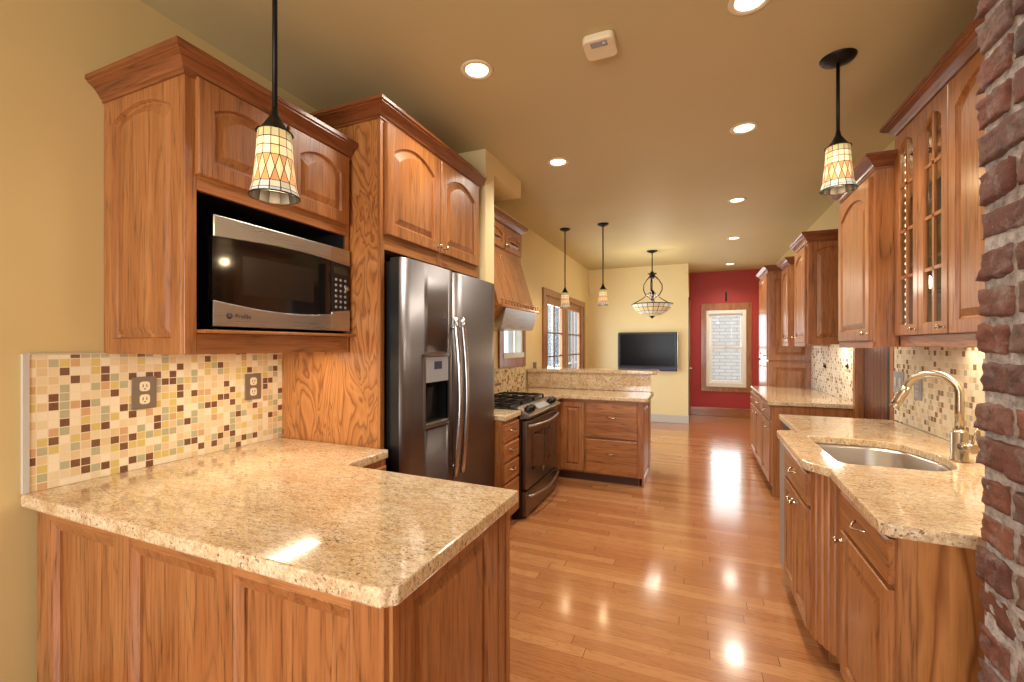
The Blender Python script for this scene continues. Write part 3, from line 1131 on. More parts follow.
mb = MB(); mb.box(DX1 - 0.06, DX1 + 0.012, 2.089, 2.337, 1.235, 1.384, 0.003); mb.build('dispenser_panel', 'lcd', ds)
mb = MB(); mb.box(DX1 + 0.012, DX1 + 0.0135, 2.180, 2.260, 1.31, 1.355); mb.build('dispenser_display', 'navy', ds)
mb = MB(); mb.box(DX1 - 0.07, DX1 + 0.008, 2.090, 2.336, 0.991, 1.005, 0.003); mb.build('drip_tray', 'steel', ds)
mb = MB(); mb.prism([(DX1 - 0.07, 1.05), (DX1 - 0.05, 1.05), (DX1 - 0.035, 1.2), (DX1 - 0.07, 1.234)], 2.180, 2.245, 1); mb.build('dispenser_paddle', 'black', ds)


def fridge_handle(y, yb, par):
    pts = []
    n = 16
    for i in range(n + 1):
        s = i / n
        z = 0.64 + (1.62 - 0.64) * s
        pts.append((DX1 + 0.028 + 0.035 * math.sin(PI * s), y + yb * math.sin(PI * s), z))
    m_ = MB()
    m_.tube(pts, 0.0165, 10)
    for p in (pts[1], pts[-2]):
        m_.tube([(DX1 - 0.004, p[1], p[2]), (p[0], p[1], p[2])], 0.012, 8)
    m_.build('handle', 'chrome', par)


fridge_handle(2.39, 0.0, ld)
fridge_handle(2.478, 0.0, rd_)

# ================================================================== DRAWER BASE + RANGE
db = thing('drawer_cabinet', 'narrow oak four-drawer base cabinet between the refrigerator and the range', 'cabinet', (-1.6, 3.22, 0))
mb = MB(); mb.box(-1.49, -1.365, 3.066, 3.385, 0.09, 0.87); mb.box(-1.98, -1.49, 3.195, 3.385, 0.09, 0.87); mb.box(-1.48, -1.42, 3.07, 3.385, 0, 0.09); mb.build('body', 'oak_z', db)
for z0, z1 in ((0.705, 0.84), (0.552, 0.688), (0.392, 0.535), (0.11, 0.375)):
    drawer(db, (-1.365, 3.075, z0), (0, 1, 0), (1, 0, 0), 0.297, z1 - z0, 'oak_y', 0.02)
mb = MB(); mb.prism([(-1.985, 3.195), (-1.485, 3.195), (-1.485, 3.064), (-1.335, 3.064), (-1.335, 3.388), (-1.985, 3.388)], 0.872, 0.912, 2, bev=0.006)
tag(mb.build('countertop', 'granite'), 'small piece of granite countertop between refrigerator and range', 'countertop')

rg = thing('range', 'slide-in gas range with dark stainless oven door and black grates', 'stove', (-1.65, 3.84, 0))
RY0, RY1 = 3.392, 4.285
mb = MB(); mb.box(-1.96, -1.345, RY0, RY1, 0.02, 0.885, 0.004); mb.build('body', 'black', rg)
mb = MB(); mb.box(-1.97, -1.37, RY0 - 0.004, RY1 + 0.004, 0.886, 0.922, 0.006, 2); mb.build('cooktop', 'black', rg)
# control fascia
mb = MB()
mb.prism([(-1.40, 0.925), (-1.375, 0.935), (-1.255, 0.868), (-1.262, 0.845), (-1.345, 0.835), (-1.40, 0.87)], RY0, RY1, 1, bev=0.006)
cf = mb.build('control_fascia', 'steel_dark', rg)
nrm = Vector((0.0673, 0, 0.12)).normalized()
q = Vector((0, 0, 1)).rotation_difference(nrm).to_matrix().to_4x4()
for y in (3.49, 3.585, 4.09, 4.185):
    mb = MB(); mb.lathe([(0.001, -0.002), (0.032, 0), (0.03, 0.012), (0.024, 0.034), (0.018, 0.038), (0.001, 0.039)], (-1.315, y, 0.902), 14, 2, True, q); mb.build('burner_knob', 'black', cf)
mb = MB(); mb.loops([[Vector((-1.345, 3.70, 0.9183)), Vector((-1.285, 3.70, 0.8848)), Vector((-1.285, 4.0, 0.8848)), Vector((-1.345, 4.0, 0.9183))], [Vector((-1.344, 3.70, 0.9203)), Vector((-1.284, 3.70, 0.8868)), Vector((-1.284, 4.0, 0.8868)), Vector((-1.344, 4.0, 0.9203))]]); mb.build('oven_display', 'lcd', cf)
# oven door
mb = MB(); mb.box(-1.345, -1.30, RY0 + 0.03, RY1 - 0.008, 0.245, 0.815, 0.006, 2); od = mb.build('oven_door', 'steel_dark', rg)
for a, b_ in ((3.545, 3.86), (3.885, 4.17)):
    mb = MB(); mb.box(-1.302, -1.297, a, b_, 0.38, 0.69, 0.003); mb.build('oven_window', 'blackglass', od)
    mb = MB(); mb.box(-1.298, -1.2955, a + 0.04, b_ - 0.03, 0.415, 0.66, 0.002); mb.build('window_screen', plain('oven_tint', (70, 44, 32), 0.15), od)
mb = MB(); mb.lathe([(0.001, -0.001), (0.022, 0), (0.022, 0.002), (0.001, 0.003)], (-1.30, 3.86, 0.32), 16, 0); mb.build('emblem', 'chrome', od)


def bowed(y0, y1, z, par, r=0.013, dip=0.012):
    pts = [(-1.302, y0, z)] + [(-1.275 + 0.03 * math.sin(PI * i / 12), y0 + 0.012 + (y1 - y0 - 0.024) * i / 12, z - dip * math.sin(PI * i / 12)) for i in range(13)] + [(-1.302, y1, z)]
    m_ = MB(); m_.tube(pts, r, 10); m_.build('handle', 'steel', par)


bowed(3.45, 4.25, 0.775, od)
mb = MB(); mb.box(-1.345, -1.30, RY0 + 0.02, RY1 - 0.005, 0.03, 0.232, 0.006, 2); wd = mb.build('warming_drawer', 'steel_dark', rg)
bowed(3.45, 4.25, 0.19, wd, 0.012, 0.02)
# grates and burners
for cy in (3.54, 3.84, 4.14):
    g = MB()
    for x in (-1.88, -1.45):
        g.box(x - 0.006, x + 0.006, cy - 0.14, cy + 0.14, 0.945, 0.957)
    for y in (cy - 0.14, cy + 0.14):
        g.box(-1.88, -1.45, y - 0.006, y + 0.006, 0.945, 0.957)
    for x in (-1.78, -1.665, -1.55):
        g.box(x - 0.005, x + 0.005, cy - 0.14, cy + 0.14, 0.947, 0.962)
    g.box(-1.88, -1.45, cy - 0.005, cy + 0.005, 0.947, 0.962)
    for x in (-1.88, -1.45):
        for y in (cy - 0.14, cy + 0.14):
            g.box(x - 0.008, x + 0.008, y - 0.008, y + 0.008, 0.921, 0.95)
    g.build('grate', 'blackm', rg)
for x, y in ((-1.79, 3.54), (-1.56, 3.54), (-1.67, 3.84), (-1.79, 4.14), (-1.56, 4.14)):
    mb = MB(); mb.lathe([(0.055, 0.921), (0.055, 0.928), (0.035, 0.932), (0.035, 0.94), (0.001, 0.942)], (x, y, 0), 16); mb.build('burner', 'blackm', rg)

# ================================================================== BAR PENINSULA
bp = thing('base_cabinet', 'oak bar peninsula base cabinet with a narrow door and two deep drawers', 'cabinet', (-1.2, 4.95, 0))
mb = MB(); mb.prism([(-1.98, 4.295), (-1.39, 4.295), (-1.39, 4.66), (-0.515, 4.66), (-0.515, 5.24), (-1.98, 5.24)], 0.09, 0.872, 2); mb.box(-1.95, -0.55, 4.72, 5.2, 0, 0.09); mb.build('body', 'oak_z', bp)
for a, b_ in ((-1.39, -1.365), (-1.105, -1.095), (-0.565, -0.513)):
    EACH('face_stile', 'oak_z', bp, (a, b_, 4.648, 4.66, 0.09, 0.872))
EACH('face_rail', 'oak_x', bp, (-1.365, -0.565, 4.649, 4.66, 0.845, 0.872), (-1.365, -0.565, 4.649, 4.66, 0.09, 0.115))
door(bp, (-1.365, 4.648, 0.11), (1, 0, 0), (0, -1, 0), 0.255, 0.735, 0.0, 0.055, (0.22, 0.69))
drawer(bp, (-1.09, 4.648, 0.475), (1, 0, 0), (0, -1, 0), 0.53, 0.37, 'oak_x', 0.02)
drawer(bp, (-1.09, 4.648, 0.10), (1, 0, 0), (0, -1, 0), 0.53, 0.36, 'oak_x', 0.02)
mb = MB(); raised(mb, fr((-0.515, 4.652, 0.0), (0, 1, 0), (1, 0, 0)), 0.588, 0.872, 0.015, 0.07, 0.0); mb.build('end_panel', 'oak_z', bp)
mb = MB(); mb.box(-1.4, -0.56, 4.70, 4.72, 0, 0.09); mb.build('toe_kick', 'dark_wood_toe', bp)
mb = MB(); mb.prism([(-1.985, 4.292), (-1.37, 4.292), (-1.34, 4.60), (-0.48, 4.60), (-0.452, 4.63), (-0.452, 5.245), (-1.985, 5.245)], 0.875, 0.914, 2, bev=0.006)
tag(mb.build('countertop', 'granite'), 'granite countertop on the bar peninsula right of the range', 'countertop')
bar = thing('raised_bar', 'raised granite bar ledge with granite splash behind the peninsula counter', 'bar', (-1.2, 5.4, 0))
mb = MB(); mb.box(-1.985, -0.50, 5.275, 5.41, 0, 1.112); mb.build('knee_wall', 'oak_z', bar)
mb = MB(); mb.box(-1.985, -0.485, 5.25, 5.273, 0.916, 1.112, 0.002); mb.build('splash', 'granite', bar)
mb = MB(); mb.prism([(-1.985, 5.22), (-0.46, 5.22), (-0.42, 5.26), (-0.42, 5.62), (-0.46, 5.66), (-1.985, 5.66)], 1.114, 1.155, 2, bev=0.008); mb.build('ledge', 'granite', bar)

# ================================================================== RANGE HOOD
hd = thing('range_hood', 'oak range hood with slatted canopy and small arched doors over the range', 'range hood', (-1.8, 3.85, 1.6))
HY0, HY1, HX = 3.40, 4.30, -1.70
mb = MB(); mb.box(XB, HX, HY0, HY1, 2.27, 2.60); mb.build('body', 'oak_z', hd)
door(hd, (HX, 3.42, 2.36), (0, 1, 0), (1, 0, 0), 0.42, 0.215, 0.04, 0.05, (0.395, 0.03))
door(hd, (HX, 3.86, 2.36), (0, 1, 0), (1, 0, 0), 0.42, 0.215, 0.04, 0.05, (0.025, 0.03))
crown([(XB, HY0), (HX, HY0), (HX, HY1), (XB, HY1)], 2.585, hd, 1.0, 1.0, 1)
# sloping slatted front: built as slats so the joints are real
sl = 5
for i in range(1):
    mb = MB()
    wv_ = (HY1 - HY0) / sl
    for k in range(sl):
        a, b_ = HY0 + wv_ * k + 0.006, HY0 + wv_ * (k + 1) - 0.006
        mb.prism([(XB, 1.80), (-1.545, 1.80), (HX + 0.005, 2.29), (XB, 2.29)], a, b_, 1, bev=0.003, seg=1)
    mb.prism([(XB, 1.801), (-1.565, 1.801), (HX - 0.015, 2.285), (XB, 2.285)], HY0 + 0.002, HY1 - 0.002, 1)
    mb.build('slatted_canopy', 'oak_z', hd)
# gallery rail
mb = MB(); mb.box(XB, -1.505, HY0 - 0.01, HY1 + 0.02, 1.775, 1.80, 0.004); gb = mb.build('ledge', 'oak_y', hd)
mb = MB(); mb.box(-1.522, -1.508, HY0 - 0.005, HY1 + 0.015, 1.832, 1.842, 0.002); mb.box(XB, -1.522, HY1 + 0.003, HY1 + 0.015, 1.832, 1.842, 0.002); mb.build('gallery_rail', 'oak_y', hd)
for i in range(14):
    y = HY0 + 0.01 + (HY1 - HY0) * i / 13
    mb = MB(); mb.lathe([(0.006, 1.80), (0.004, 1.806), (0.007, 1.816), (0.004, 1.826), (0.006, 1.833)], (-1.515, y, 0), 8); mb.build('spindle', 'oak_z', hd)
mb = MB(); mb.prism([(XB, 1.60), (-1.57, 1.60), (-1.515, 1.775), (XB, 1.775)], HY0 + 0.10, HY1 + 0.0, 1, bev=0.004); mb.build('steel_insert', 'steel', hd)
mb = MB(); mb.prism([(XB, 1.55), (-1.85, 1.55), (-1.62, 1.68), (-1.53, 1.774), (XB, 1.774)], HY0 - 0.005, HY0 + 0.095, 1, bev=0.003); mb.build('corbel', 'oak_z', hd)

# ================================================================== RIGHT SIDE: SINK RUN
sb = thing('sink_cabinet', 'oak sink base cabinet with two doors below the bumped-out granite edge', 'cabinet', (0.8, 2.75, 0))
SX = 0.49
mb = MB()
mb.box(SX, 0.51, 2.425, 3.02, 0.10, 0.872); mb.box(0.515, 1.29, 2.425, 2.44, 0.10, 0.87); mb.box(0.515, 1.29, 3.19, 3.205, 0.10, 0.87); mb.box(0.515, 1.29, 2.44, 3.19, 0.10, 0.12); mb.box(0.56, 1.25, 2.43, 3.2, 0, 0.10)
mb.build('body', 'oak_z', sb)
drawer(sb, (SX, 3.0, 0.70), (0, -1, 0), (-1, 0, 0), 0.56, 0.15, 'oak_y', 0.02)
door(sb, (SX, 3.0, 0.12), (0, -1, 0), (-1, 0, 0), 0.277, 0.565, 0.0, 0.055, (0.25, 0.51))
door(sb, (SX, 2.717, 0.12), (0, -1, 0), (-1, 0, 0), 0.277, 0.565, 0.0, 0.055, (0.03, 0.51))
nc = thing('base_cabinet', 'oak base cabinet with one drawer and door beside the brick pier', 'cabinet', (0.85, 1.98, 0))
NX = 0.556
mb = MB()
mb.box(NX, 1.29, 1.685, 2.30, 0.10, 0.872); mb.box(0.62, 1.25, 1.72, 2.3, 0, 0.10)
mb.build('body', 'oak_z', nc)
mb = MB(); mb.box(NX - 0.002, 0.60, 1.665, 1.685, 0.10, 0.872, 0.001); mb.build('face_stile', 'oak_z', nc)
mb = MB(); mb.box(0.601, 1.29, 1.672, 1.685, 0.0, 0.872); mb.build('end_panel', 'oak_ply_wide', nc)
drawer(nc, (NX, 2.175, 0.718), (0, -1, 0), (-1, 0, 0), 0.485, 0.14, 'oak_y', 0.02)
door(nc, (NX, 2.175, 0.12), (0, -1, 0), (-1, 0, 0), 0.485, 0.582, 0.0, 0.06, (0.03, 0.545))
# fluted angled pilaster between the two
mb = MB()
A, B = Vector((SX - 0.003, 2.424)), Vector((NX - 0.002, 2.303))
d_ = (B - A); nn = Vector((-d_.y, d_.x)).normalized()
if nn.x > 0:
    nn = -nn
pp = []
for k in range(4):
    pp.append(A + d_ * (k / 4 + 0.04)); pp.append(A + d_ * (k / 4 + 0.18)); pp.append(A + d_ * (k / 4 + 0.22) - nn * 0.006); pp.append(A + d_ * (k / 4 + 0.25) - nn * 0.006)
mb.prism([tuple(p) for p in pp] + [(NX + 0.1, 2.303), (NX + 0.1, 2.424)], 0.10, 0.872, 2)
tag(mb.build('pilaster', 'oak_z'), 'fluted oak pilaster on the angle between sink cabinet and near drawer cabinet', 'pilaster')

dw = thing('dishwasher', 'stainless dishwasher at the far end of the sink counter', 'dishwasher', (0.9, 3.58, 0))
mb = MB(); mb.box(0.64, 1.28, 3.22, 3.94, 0.02, 0.868); mb.build('tub', 'black', dw)
mb = MB(); mb.box(0.605, 0.64, 3.215, 3.945, 0.12, 0.77, 0.006, 2); ddr = mb.build('door', 'steel', dw)
mb = MB(); mb.box(0.605, 0.64, 3.215, 3.945, 0.80, 0.866, 0.004); mb.build('control_strip', 'black', dw)
mb = MB(); mb.tube([(0.606, 3.28, 0.77), (0.57, 3.30, 0.775), (0.565, 3.58, 0.775), (0.57, 3.86, 0.775), (0.606, 3.88, 0.77)], 0.012, 8); mb.build('handle', 'steel', ddr)
mb = MB(); mb.box(0.478, 0.51, 3.022, 3.205, 0.10, 0.870, 0.003); mb.build('stile_glare_strip', 'stile_glare', dw, None, 'flat grey strip painting glare on the oak stile beside the sink cabinet')  # oak stile in glare; the bright grey is put into its colour


def rrect(pts, r=0.03, n=5):
    out = []
    m = len(pts)
    for i in range(m):
        p0, p, p1 = Vector(pts[i - 1]), Vector(pts[i]), Vector(pts[(i + 1) % m])
        a, b_ = (p0 - p), (p1 - p)
        rr = min(r, a.length * 0.45, b_.length * 0.45)
        s, e = p + a.normalized() * rr, p + b_.normalized() * rr
        for k in range(n + 1):
            t = k / n
            out.append(tuple((1 - t) ** 2 * s + 2 * t * (1 - t) * p + t * t * e))
    return out


SINK = rrect([(0.60, 2.43), (0.96, 2.43), (1.05, 2.52), (1.095, 2.76), (1.02, 3.02), (0.90, 3.09), (0.60, 3.09)], 0.05)
CT = [(0.586, 3.965), (0.586, 3.29), (0.56, 3.255), (0.478, 3.228), (0.462, 3.20), (0.452, 2.43), (0.462, 2.395), (0.536, 2.30), (0.528, 2.27), (0.512, 1.69), (0.535, 1.655), (0.72, 1.645), (1.298, 1.62), (1.298, 3.965)]
mb = MB(); mb.prism(CT, 0.874, 0.914, 2, holes=[SINK], bev=0.006)
tag(mb.build('countertop', 'granite'), 'golden granite countertop around the sink with a bumped-out front edge', 'countertop')
sk = thing('sink', 'undermount stainless kitchen sink set in the right granite counter', 'sink', (0.83, 2.75, 0.68))
cx, cy = 0.83, 2.76


def sc(l, k, z): return [Vector((cx + (x - cx) * k, cy + (y - cy) * k, z)) for x, y in l]


mb = MB()
mb.loops([sc(SINK, 1.02, 0.868), sc(SINK, 1.02, 0.873), sc(SINK, 0.985, 0.873), sc(SINK, 0.96, 0.86), sc(SINK, 0.93, 0.72), sc(SINK, 0.88, 0.692), sc(SINK, 0.75, 0.685), sc(SINK, 0.1, 0.68)], False)
for f in mb.bm.faces:
    f.smooth = True
mb.build('bowl', 'steel_sink', sk)
mb = MB(); mb.lathe([(0.055, 0.684), (0.05, 0.692), (0.03, 0.69), (0.001, 0.687)], (0.86, 2.8, 0), 18); mb.build('drain', 'chrome', sk)
# faucet
fa = thing('faucet', 'brushed nickel gooseneck pull-down faucet behind the sink', 'faucet', (1.12, 2.685, 0.914))
fx, fy = 1.12, 2.685
mb = MB(); mb.lathe([(0.001, 0.9145), (0.036, 0.915), (0.036, 0.92), (0.031, 0.925), (0.031, 1.045), (0.024, 1.06), (0.001, 1.061)], (fx, fy, 0), 20); mb.build('base', 'nickel', fa)
pts = [(fx, fy, 1.05), (fx, fy, 1.15), (fx, fy, 1.23)]
rad = 0.094
ddx, ddy = -0.86, 0.51
for i in range(1, 15):
    a = PI * i / 14 * 0.95
    s = rad * (1 - math.cos(a))
    pts.append((fx + ddx * s, fy + ddy * s, 1.222 + rad * 0.95 * math.sin(a)))
mb = MB(); mb.tube(pts, 0.017, 14); mb.build('neck', 'nickel', fa)
e = Vector(pts[-1]); dd = (e - Vector(pts[-2])).normalized()
dd = (dd + Vector((ddx * 0.22, ddy * 0.22, 0))).normalized()
mb = MB(); mb.tube([e - dd * 0.01, e + dd * 0.02, e + dd * 0.07, e + dd * 0.11], [0.0195, 0.021, 0.0225, 0.021], 14); mb.build('spray_head', 'nickel', fa)
mb = MB(); mb.tube([(fx + 0.0, fy - 0.02, 0.985), (fx + 0.02, fy - 0.075, 0.985)], 0.021, 14); lv = mb.build('valve', 'nickel', fa)
mb = MB(); mb.tube([(fx + 0.016, fy - 0.062, 1.0), (fx + 0.024, fy - 0.066, 1.04), (fx + 0.034, fy - 0.07, 1.09)], [0.006, 0.005, 0.0045], 8); mb.build('lever', 'nickel', lv)

# ------------------------------------------------------------------ right wall cabinets


def light_rail(root, x, y0, y1, z0=1.44, z1=1.50):
    m_ = MB(); m_.box(x + 0.012, x + 0.032, y0, y1, z0, z1, 0.003); m_.build('light_rail', 'oak_y', root)


GX = 1.02
gc = thing('wall_cabinet', 'oak wall cabinet with two mullioned glass doors beside the brick pier', 'cabinet', (1.15, 2.6, 1.44))
mb = MB()
mb.box(GX + 0.0, XR, 3.03, 3.05, 1.44, 2.60); mb.box(GX, XR, 1.90, 1.92, 1.44, 2.60); mb.box(GX, XR, 1.92, 3.03, 1.50, 1.52); mb.box(GX, XR, 1.92, 3.03, 2.58, 2.60); mb.box(XR - 0.012, XR - 0.001, 1.92, 3.03, 1.52, 2.58); mb.box(GX, XR, 2.475, 2.495, 1.52, 2.58)
mb.build('body', 'oak_z', gc)
for z in (1.86, 2.22):
    EACH('shelf', 'oak_y', gc, (GX + 0.01, XR - 0.013, 2.496, 3.029, z, z + 0.018))
light_rail(gc, GX - 0.012, 1.90, 3.05)


def glass_door(y_hi, w, h, z, kn):
    f = fr((GX, y_hi, z), (0, -1, 0), (-1, 0, 0))
    m_ = MB()
    t, fm, rise = 0.02, 0.052, 0.05
    def L(ms, rs, d): return [f(u, zz, d) for u, zz in panel_loop(w, h, ms, ms, ms, rs)]
    b = bmesh.new()
    lo = [L(0, 0, 0), L(0, 0, t - 0.003), L(0.003, 0, t), L(fm, rise, t), L(fm + 0.006, rise, t - 0.006), L(fm + 0.006, rise, 0), L(0, 0, 0)]
    V = [[b.verts.new(p) for p in l] for l in lo]
    n = len(V[0])
    for a, c in zip(V, V[1:]):
        for k in range(n):
            b.faces.new((a[k], a[(k + 1) % n], c[(k + 1) % n], c[k]))
    bmesh.ops.remove_doubles(b, verts=b.verts[:], dist=1e-6)
    bmesh.ops.recalc_face_normals(b, faces=b.faces[:])
    m_._merge(b)
    d = m_.build('door', 'oak_z', gc)
    m_ = MB()
    def bar(u0, u1, z0, z1):
        p, q_ = f(u0, z0, 0.004), f(u1, z1, 0.016)
        m_.box(p.x, q_.x, p.y, q_.y, p.z, q_.z)
    bar(w / 2 - 0.009, w / 2 + 0.009, fm, h - fm - 0.004)
    for i in range(1, 4):
        zz = fm + (h - 2 * fm) * i / 4 + 0.01
        bar(fm, w - fm, zz - 0.008, zz + 0.008)
    m_.build('mullion', 'oak_z', d)
    m_ = MB()
    gl = panel_loop(w, h, fm - 0.004, fm - 0.004, fm - 0.004, rise)
    m_.loops([[f(u, zz, 0.006) for u, zz in gl], [f(u, zz, 0.009) for u, zz in gl]])
    m_.build('pane', 'glass_cab', d)
    knob(f, kn, 0.03, t, d)


glass_door(3.048, 0.275, 1.08, 1.50, 0.25)
glass_door(2.768, 0.275, 1.08, 1.50, 0.25)
door(gc, (GX, 2.487, 1.50), (0, -1, 0), (-1, 0, 0), 0.50, 1.08, 0.07, 0.055)
crown([(GX, 1.90), (GX, 3.05), (XR, 3.05)], 2.585, gc, 1.1, 1.0, -1)
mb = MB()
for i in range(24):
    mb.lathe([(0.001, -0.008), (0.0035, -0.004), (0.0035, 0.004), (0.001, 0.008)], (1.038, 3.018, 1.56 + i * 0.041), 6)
mb.build('reflection_dots', 'bulb_and_glint', gc, 'stuff')  # glowing dots painting a reflection on the glass door, not lamps
area('glass_cabinet_fill', (1.16, 2.76, 2.57), (0, 0, 0), 0.05, 0.4, 2.2, (1.0, 0.85, 0.62))  # added fill lamp to brighten the dark cabinet interior

KX = 0.92
k2 = thing('wall_cabinet', 'single-door arched oak wall cabinet left of the glass-door cabinet', 'cabinet', (1.1, 3.38, 1.44))
mb = MB(); mb.box(KX, XR, 3.062, 3.70, 1.44, 2.45); mb.build('body', 'oak_z', k2)
door(k2, (KX, 3.69, 1.475), (0, -1, 0), (-1, 0, 0), 0.59, 0.93, 0.07, 0.06, (0.555, 0.04))
mb = MB(); mb.box(KX - 0.012, KX - 0.001, 3.064, 3.70, 1.432, 1.470, 0.003); mb.build('light_rail', 'oak_y', k2)
crown([(XR, 3.062), (KX, 3.062), (KX, 3.70), (XR, 3.70)], 2.43, k2, 1.0, 0.9, -1)

TX = 0.95
k3 = thing('wall_cabinet', 'oak wall cabinet with arched end panel over the far right counter', 'cabinet', (1.15, 5.1, 1.44))
mb = MB(); mb.box(TX, XR + 0.03, 4.866, 5.36, 1.47, 2.42); mb.build('body', 'oak_z', k3)
door(k3, (TX, 5.35, 1.475), (0, -1, 0), (-1, 0, 0), 0.47, 0.90, 0.06, 0.055, (0.03, 0.05))
mb = MB(); raised(mb, fr((TX + 0.002, 4.866, 1.455), (1, 0, 0), (0, -1, 0)), XR + 0.03 - TX - 0.002, 0.96, 0.016, 0.06, 0.035); mb.build('end_panel', 'oak_z', k3)
light_rail(k3, TX - 0.03, 4.87, 5.36, 1.435, 1.475)
crown([(XR + 0.03, 4.85), (TX, 4.85), (TX, 5.36), (XR + 0.03, 5.36)], 2.40, k3, 1.0, 1.1, -1)
k4 = thing('wall_cabinet', 'narrow oak wall cabinet nearest the tall pantry over the far counter', 'cabinet', (1.15, 5.9, 1.44))
mb = MB(); mb.box(TX, XR + 0.03, 5.70, 6.12, 1.44, 2.35); mb.build('body', 'oak_z', k4)
door(k4, (TX, 6.11, 1.475), (0, -1, 0), (-1, 0, 0), 0.40, 0.85, 0.05, 0.055, (0.37, 0.05))
light_rail(k4, TX - 0.03, 5.70, 6.12, 1.435, 1.475)
crown([(XR + 0.03, 5.70), (TX, 5.70), (TX, 6.12), (XR + 0.03, 6.12)], 2.335, k4, 1.0, 1.0, -1)

pt = thing('pantry_cabinet', 'tall oak pantry cabinet with panelled side next to the red wall', 'cabinet', (1.1, 6.95, 0))
PXX = 0.855
mb = MB(); mb.box(PXX, XR + 0.028, 6.575, 7.35, 0.0, 2.42); mb.build('body', 'oak_z', pt)
mb = MB(); raised(mb, fr((PXX, 6.575, 1.25), (1, 0, 0), (0, -1, 0)), XR + 0.03 - PXX, 1.12, 0.014, 0.07, 0.0); mb.build('end_panel', 'oak_z', pt)
mb = MB(); raised(mb, fr((PXX, 6.575, 0.1), (1, 0, 0), (0, -1, 0)), XR + 0.03 - PXX, 1.13, 0.014, 0.07, 0.0); mb.build('end_panel', 'oak_z', pt)
door(pt, (PXX, 7.34, 1.26), (0, -1, 0), (-1, 0, 0), 0.75, 1.12, 0.06, 0.06, (0.70, 0.05))
door(pt, (PXX, 7.34, 0.12), (0, -1, 0), (-1, 0, 0), 0.75, 1.11, 0.0, 0.06, (0.70, 1.05))
crown([(XR + 0.03, 6.575), (PXX, 6.575), (PXX, 7.35)], 2.40, pt, 1.0, 0.9, -1)

fb = thing('base_cabinet', 'far oak base cabinet under the granite counter on the right', 'cabinet', (1.0, 5.7, 0))
BX = 0.665
mb = MB(); mb.box(BX, XR + 0.02, 4.87, 6.552, 0.09, 0.872); mb.box(BX + 0.07, XR, 4.9, 6.55, 0, 0.09); mb.build('body', 'oak_z', fb)
for i in range(3):
    y = 6.54 - i * 0.55
    drawer(fb, (BX, y, 0.72), (0, -1, 0), (-1, 0, 0), 0.53, 0.135, 'oak_y', 0.02)
    door(fb, (BX, y, 0.11), (0, -1, 0), (-1, 0, 0), 0.53, 0.59, 0.0, 0.055, (0.49 if i % 2 == 0 else 0.04, 0.54))
mb = MB(); raised(mb, fr((BX, 4.87, 0.0), (1, 0, 0), (0, -1, 0)), XR + 0.02 - BX, 0.872, 0.012, 0.085, 0.0); mb.build('end_panel', 'oak_z', fb)
mb = MB(); mb.prism([(0.625, 4.84), (1.325, 4.84), (1.325, 6.556), (0.65, 6.556)], 0.875, 0.914, 2, bev=0.006)
tag(mb.build('countertop', 'granite'), 'far right granite countertop in front of the white-glinting mosaic', 'countertop')

# ================================================================== LIGHTS AND PENDANTS


def shade_rows(mbs, prof, n, c):
    """individual glass pieces between consecutive profile rings; mbs one MB per row"""
    for (r0, h0), (r1, h1), m_ in zip(prof, prof[1:], mbs):
        for i in range(n):
            a0, a1 = 2 * PI * (i + 0.05) / n, 2 * PI * (i + 0.95) / n
            dh = (h1 - h0) * 0.05
            b = bmesh.new()
            v = [b.verts.new((c[0] + r * math.cos(a), c[1] + r * math.sin(a), c[2] + h)) for r, h, a in ((r0, h0 + dh, a0), (r0, h0 + dh, a1), (r1, h1 - dh, a1), (r1, h1 - dh, a0))]
            b.faces.new(v)
            m_._merge(b)


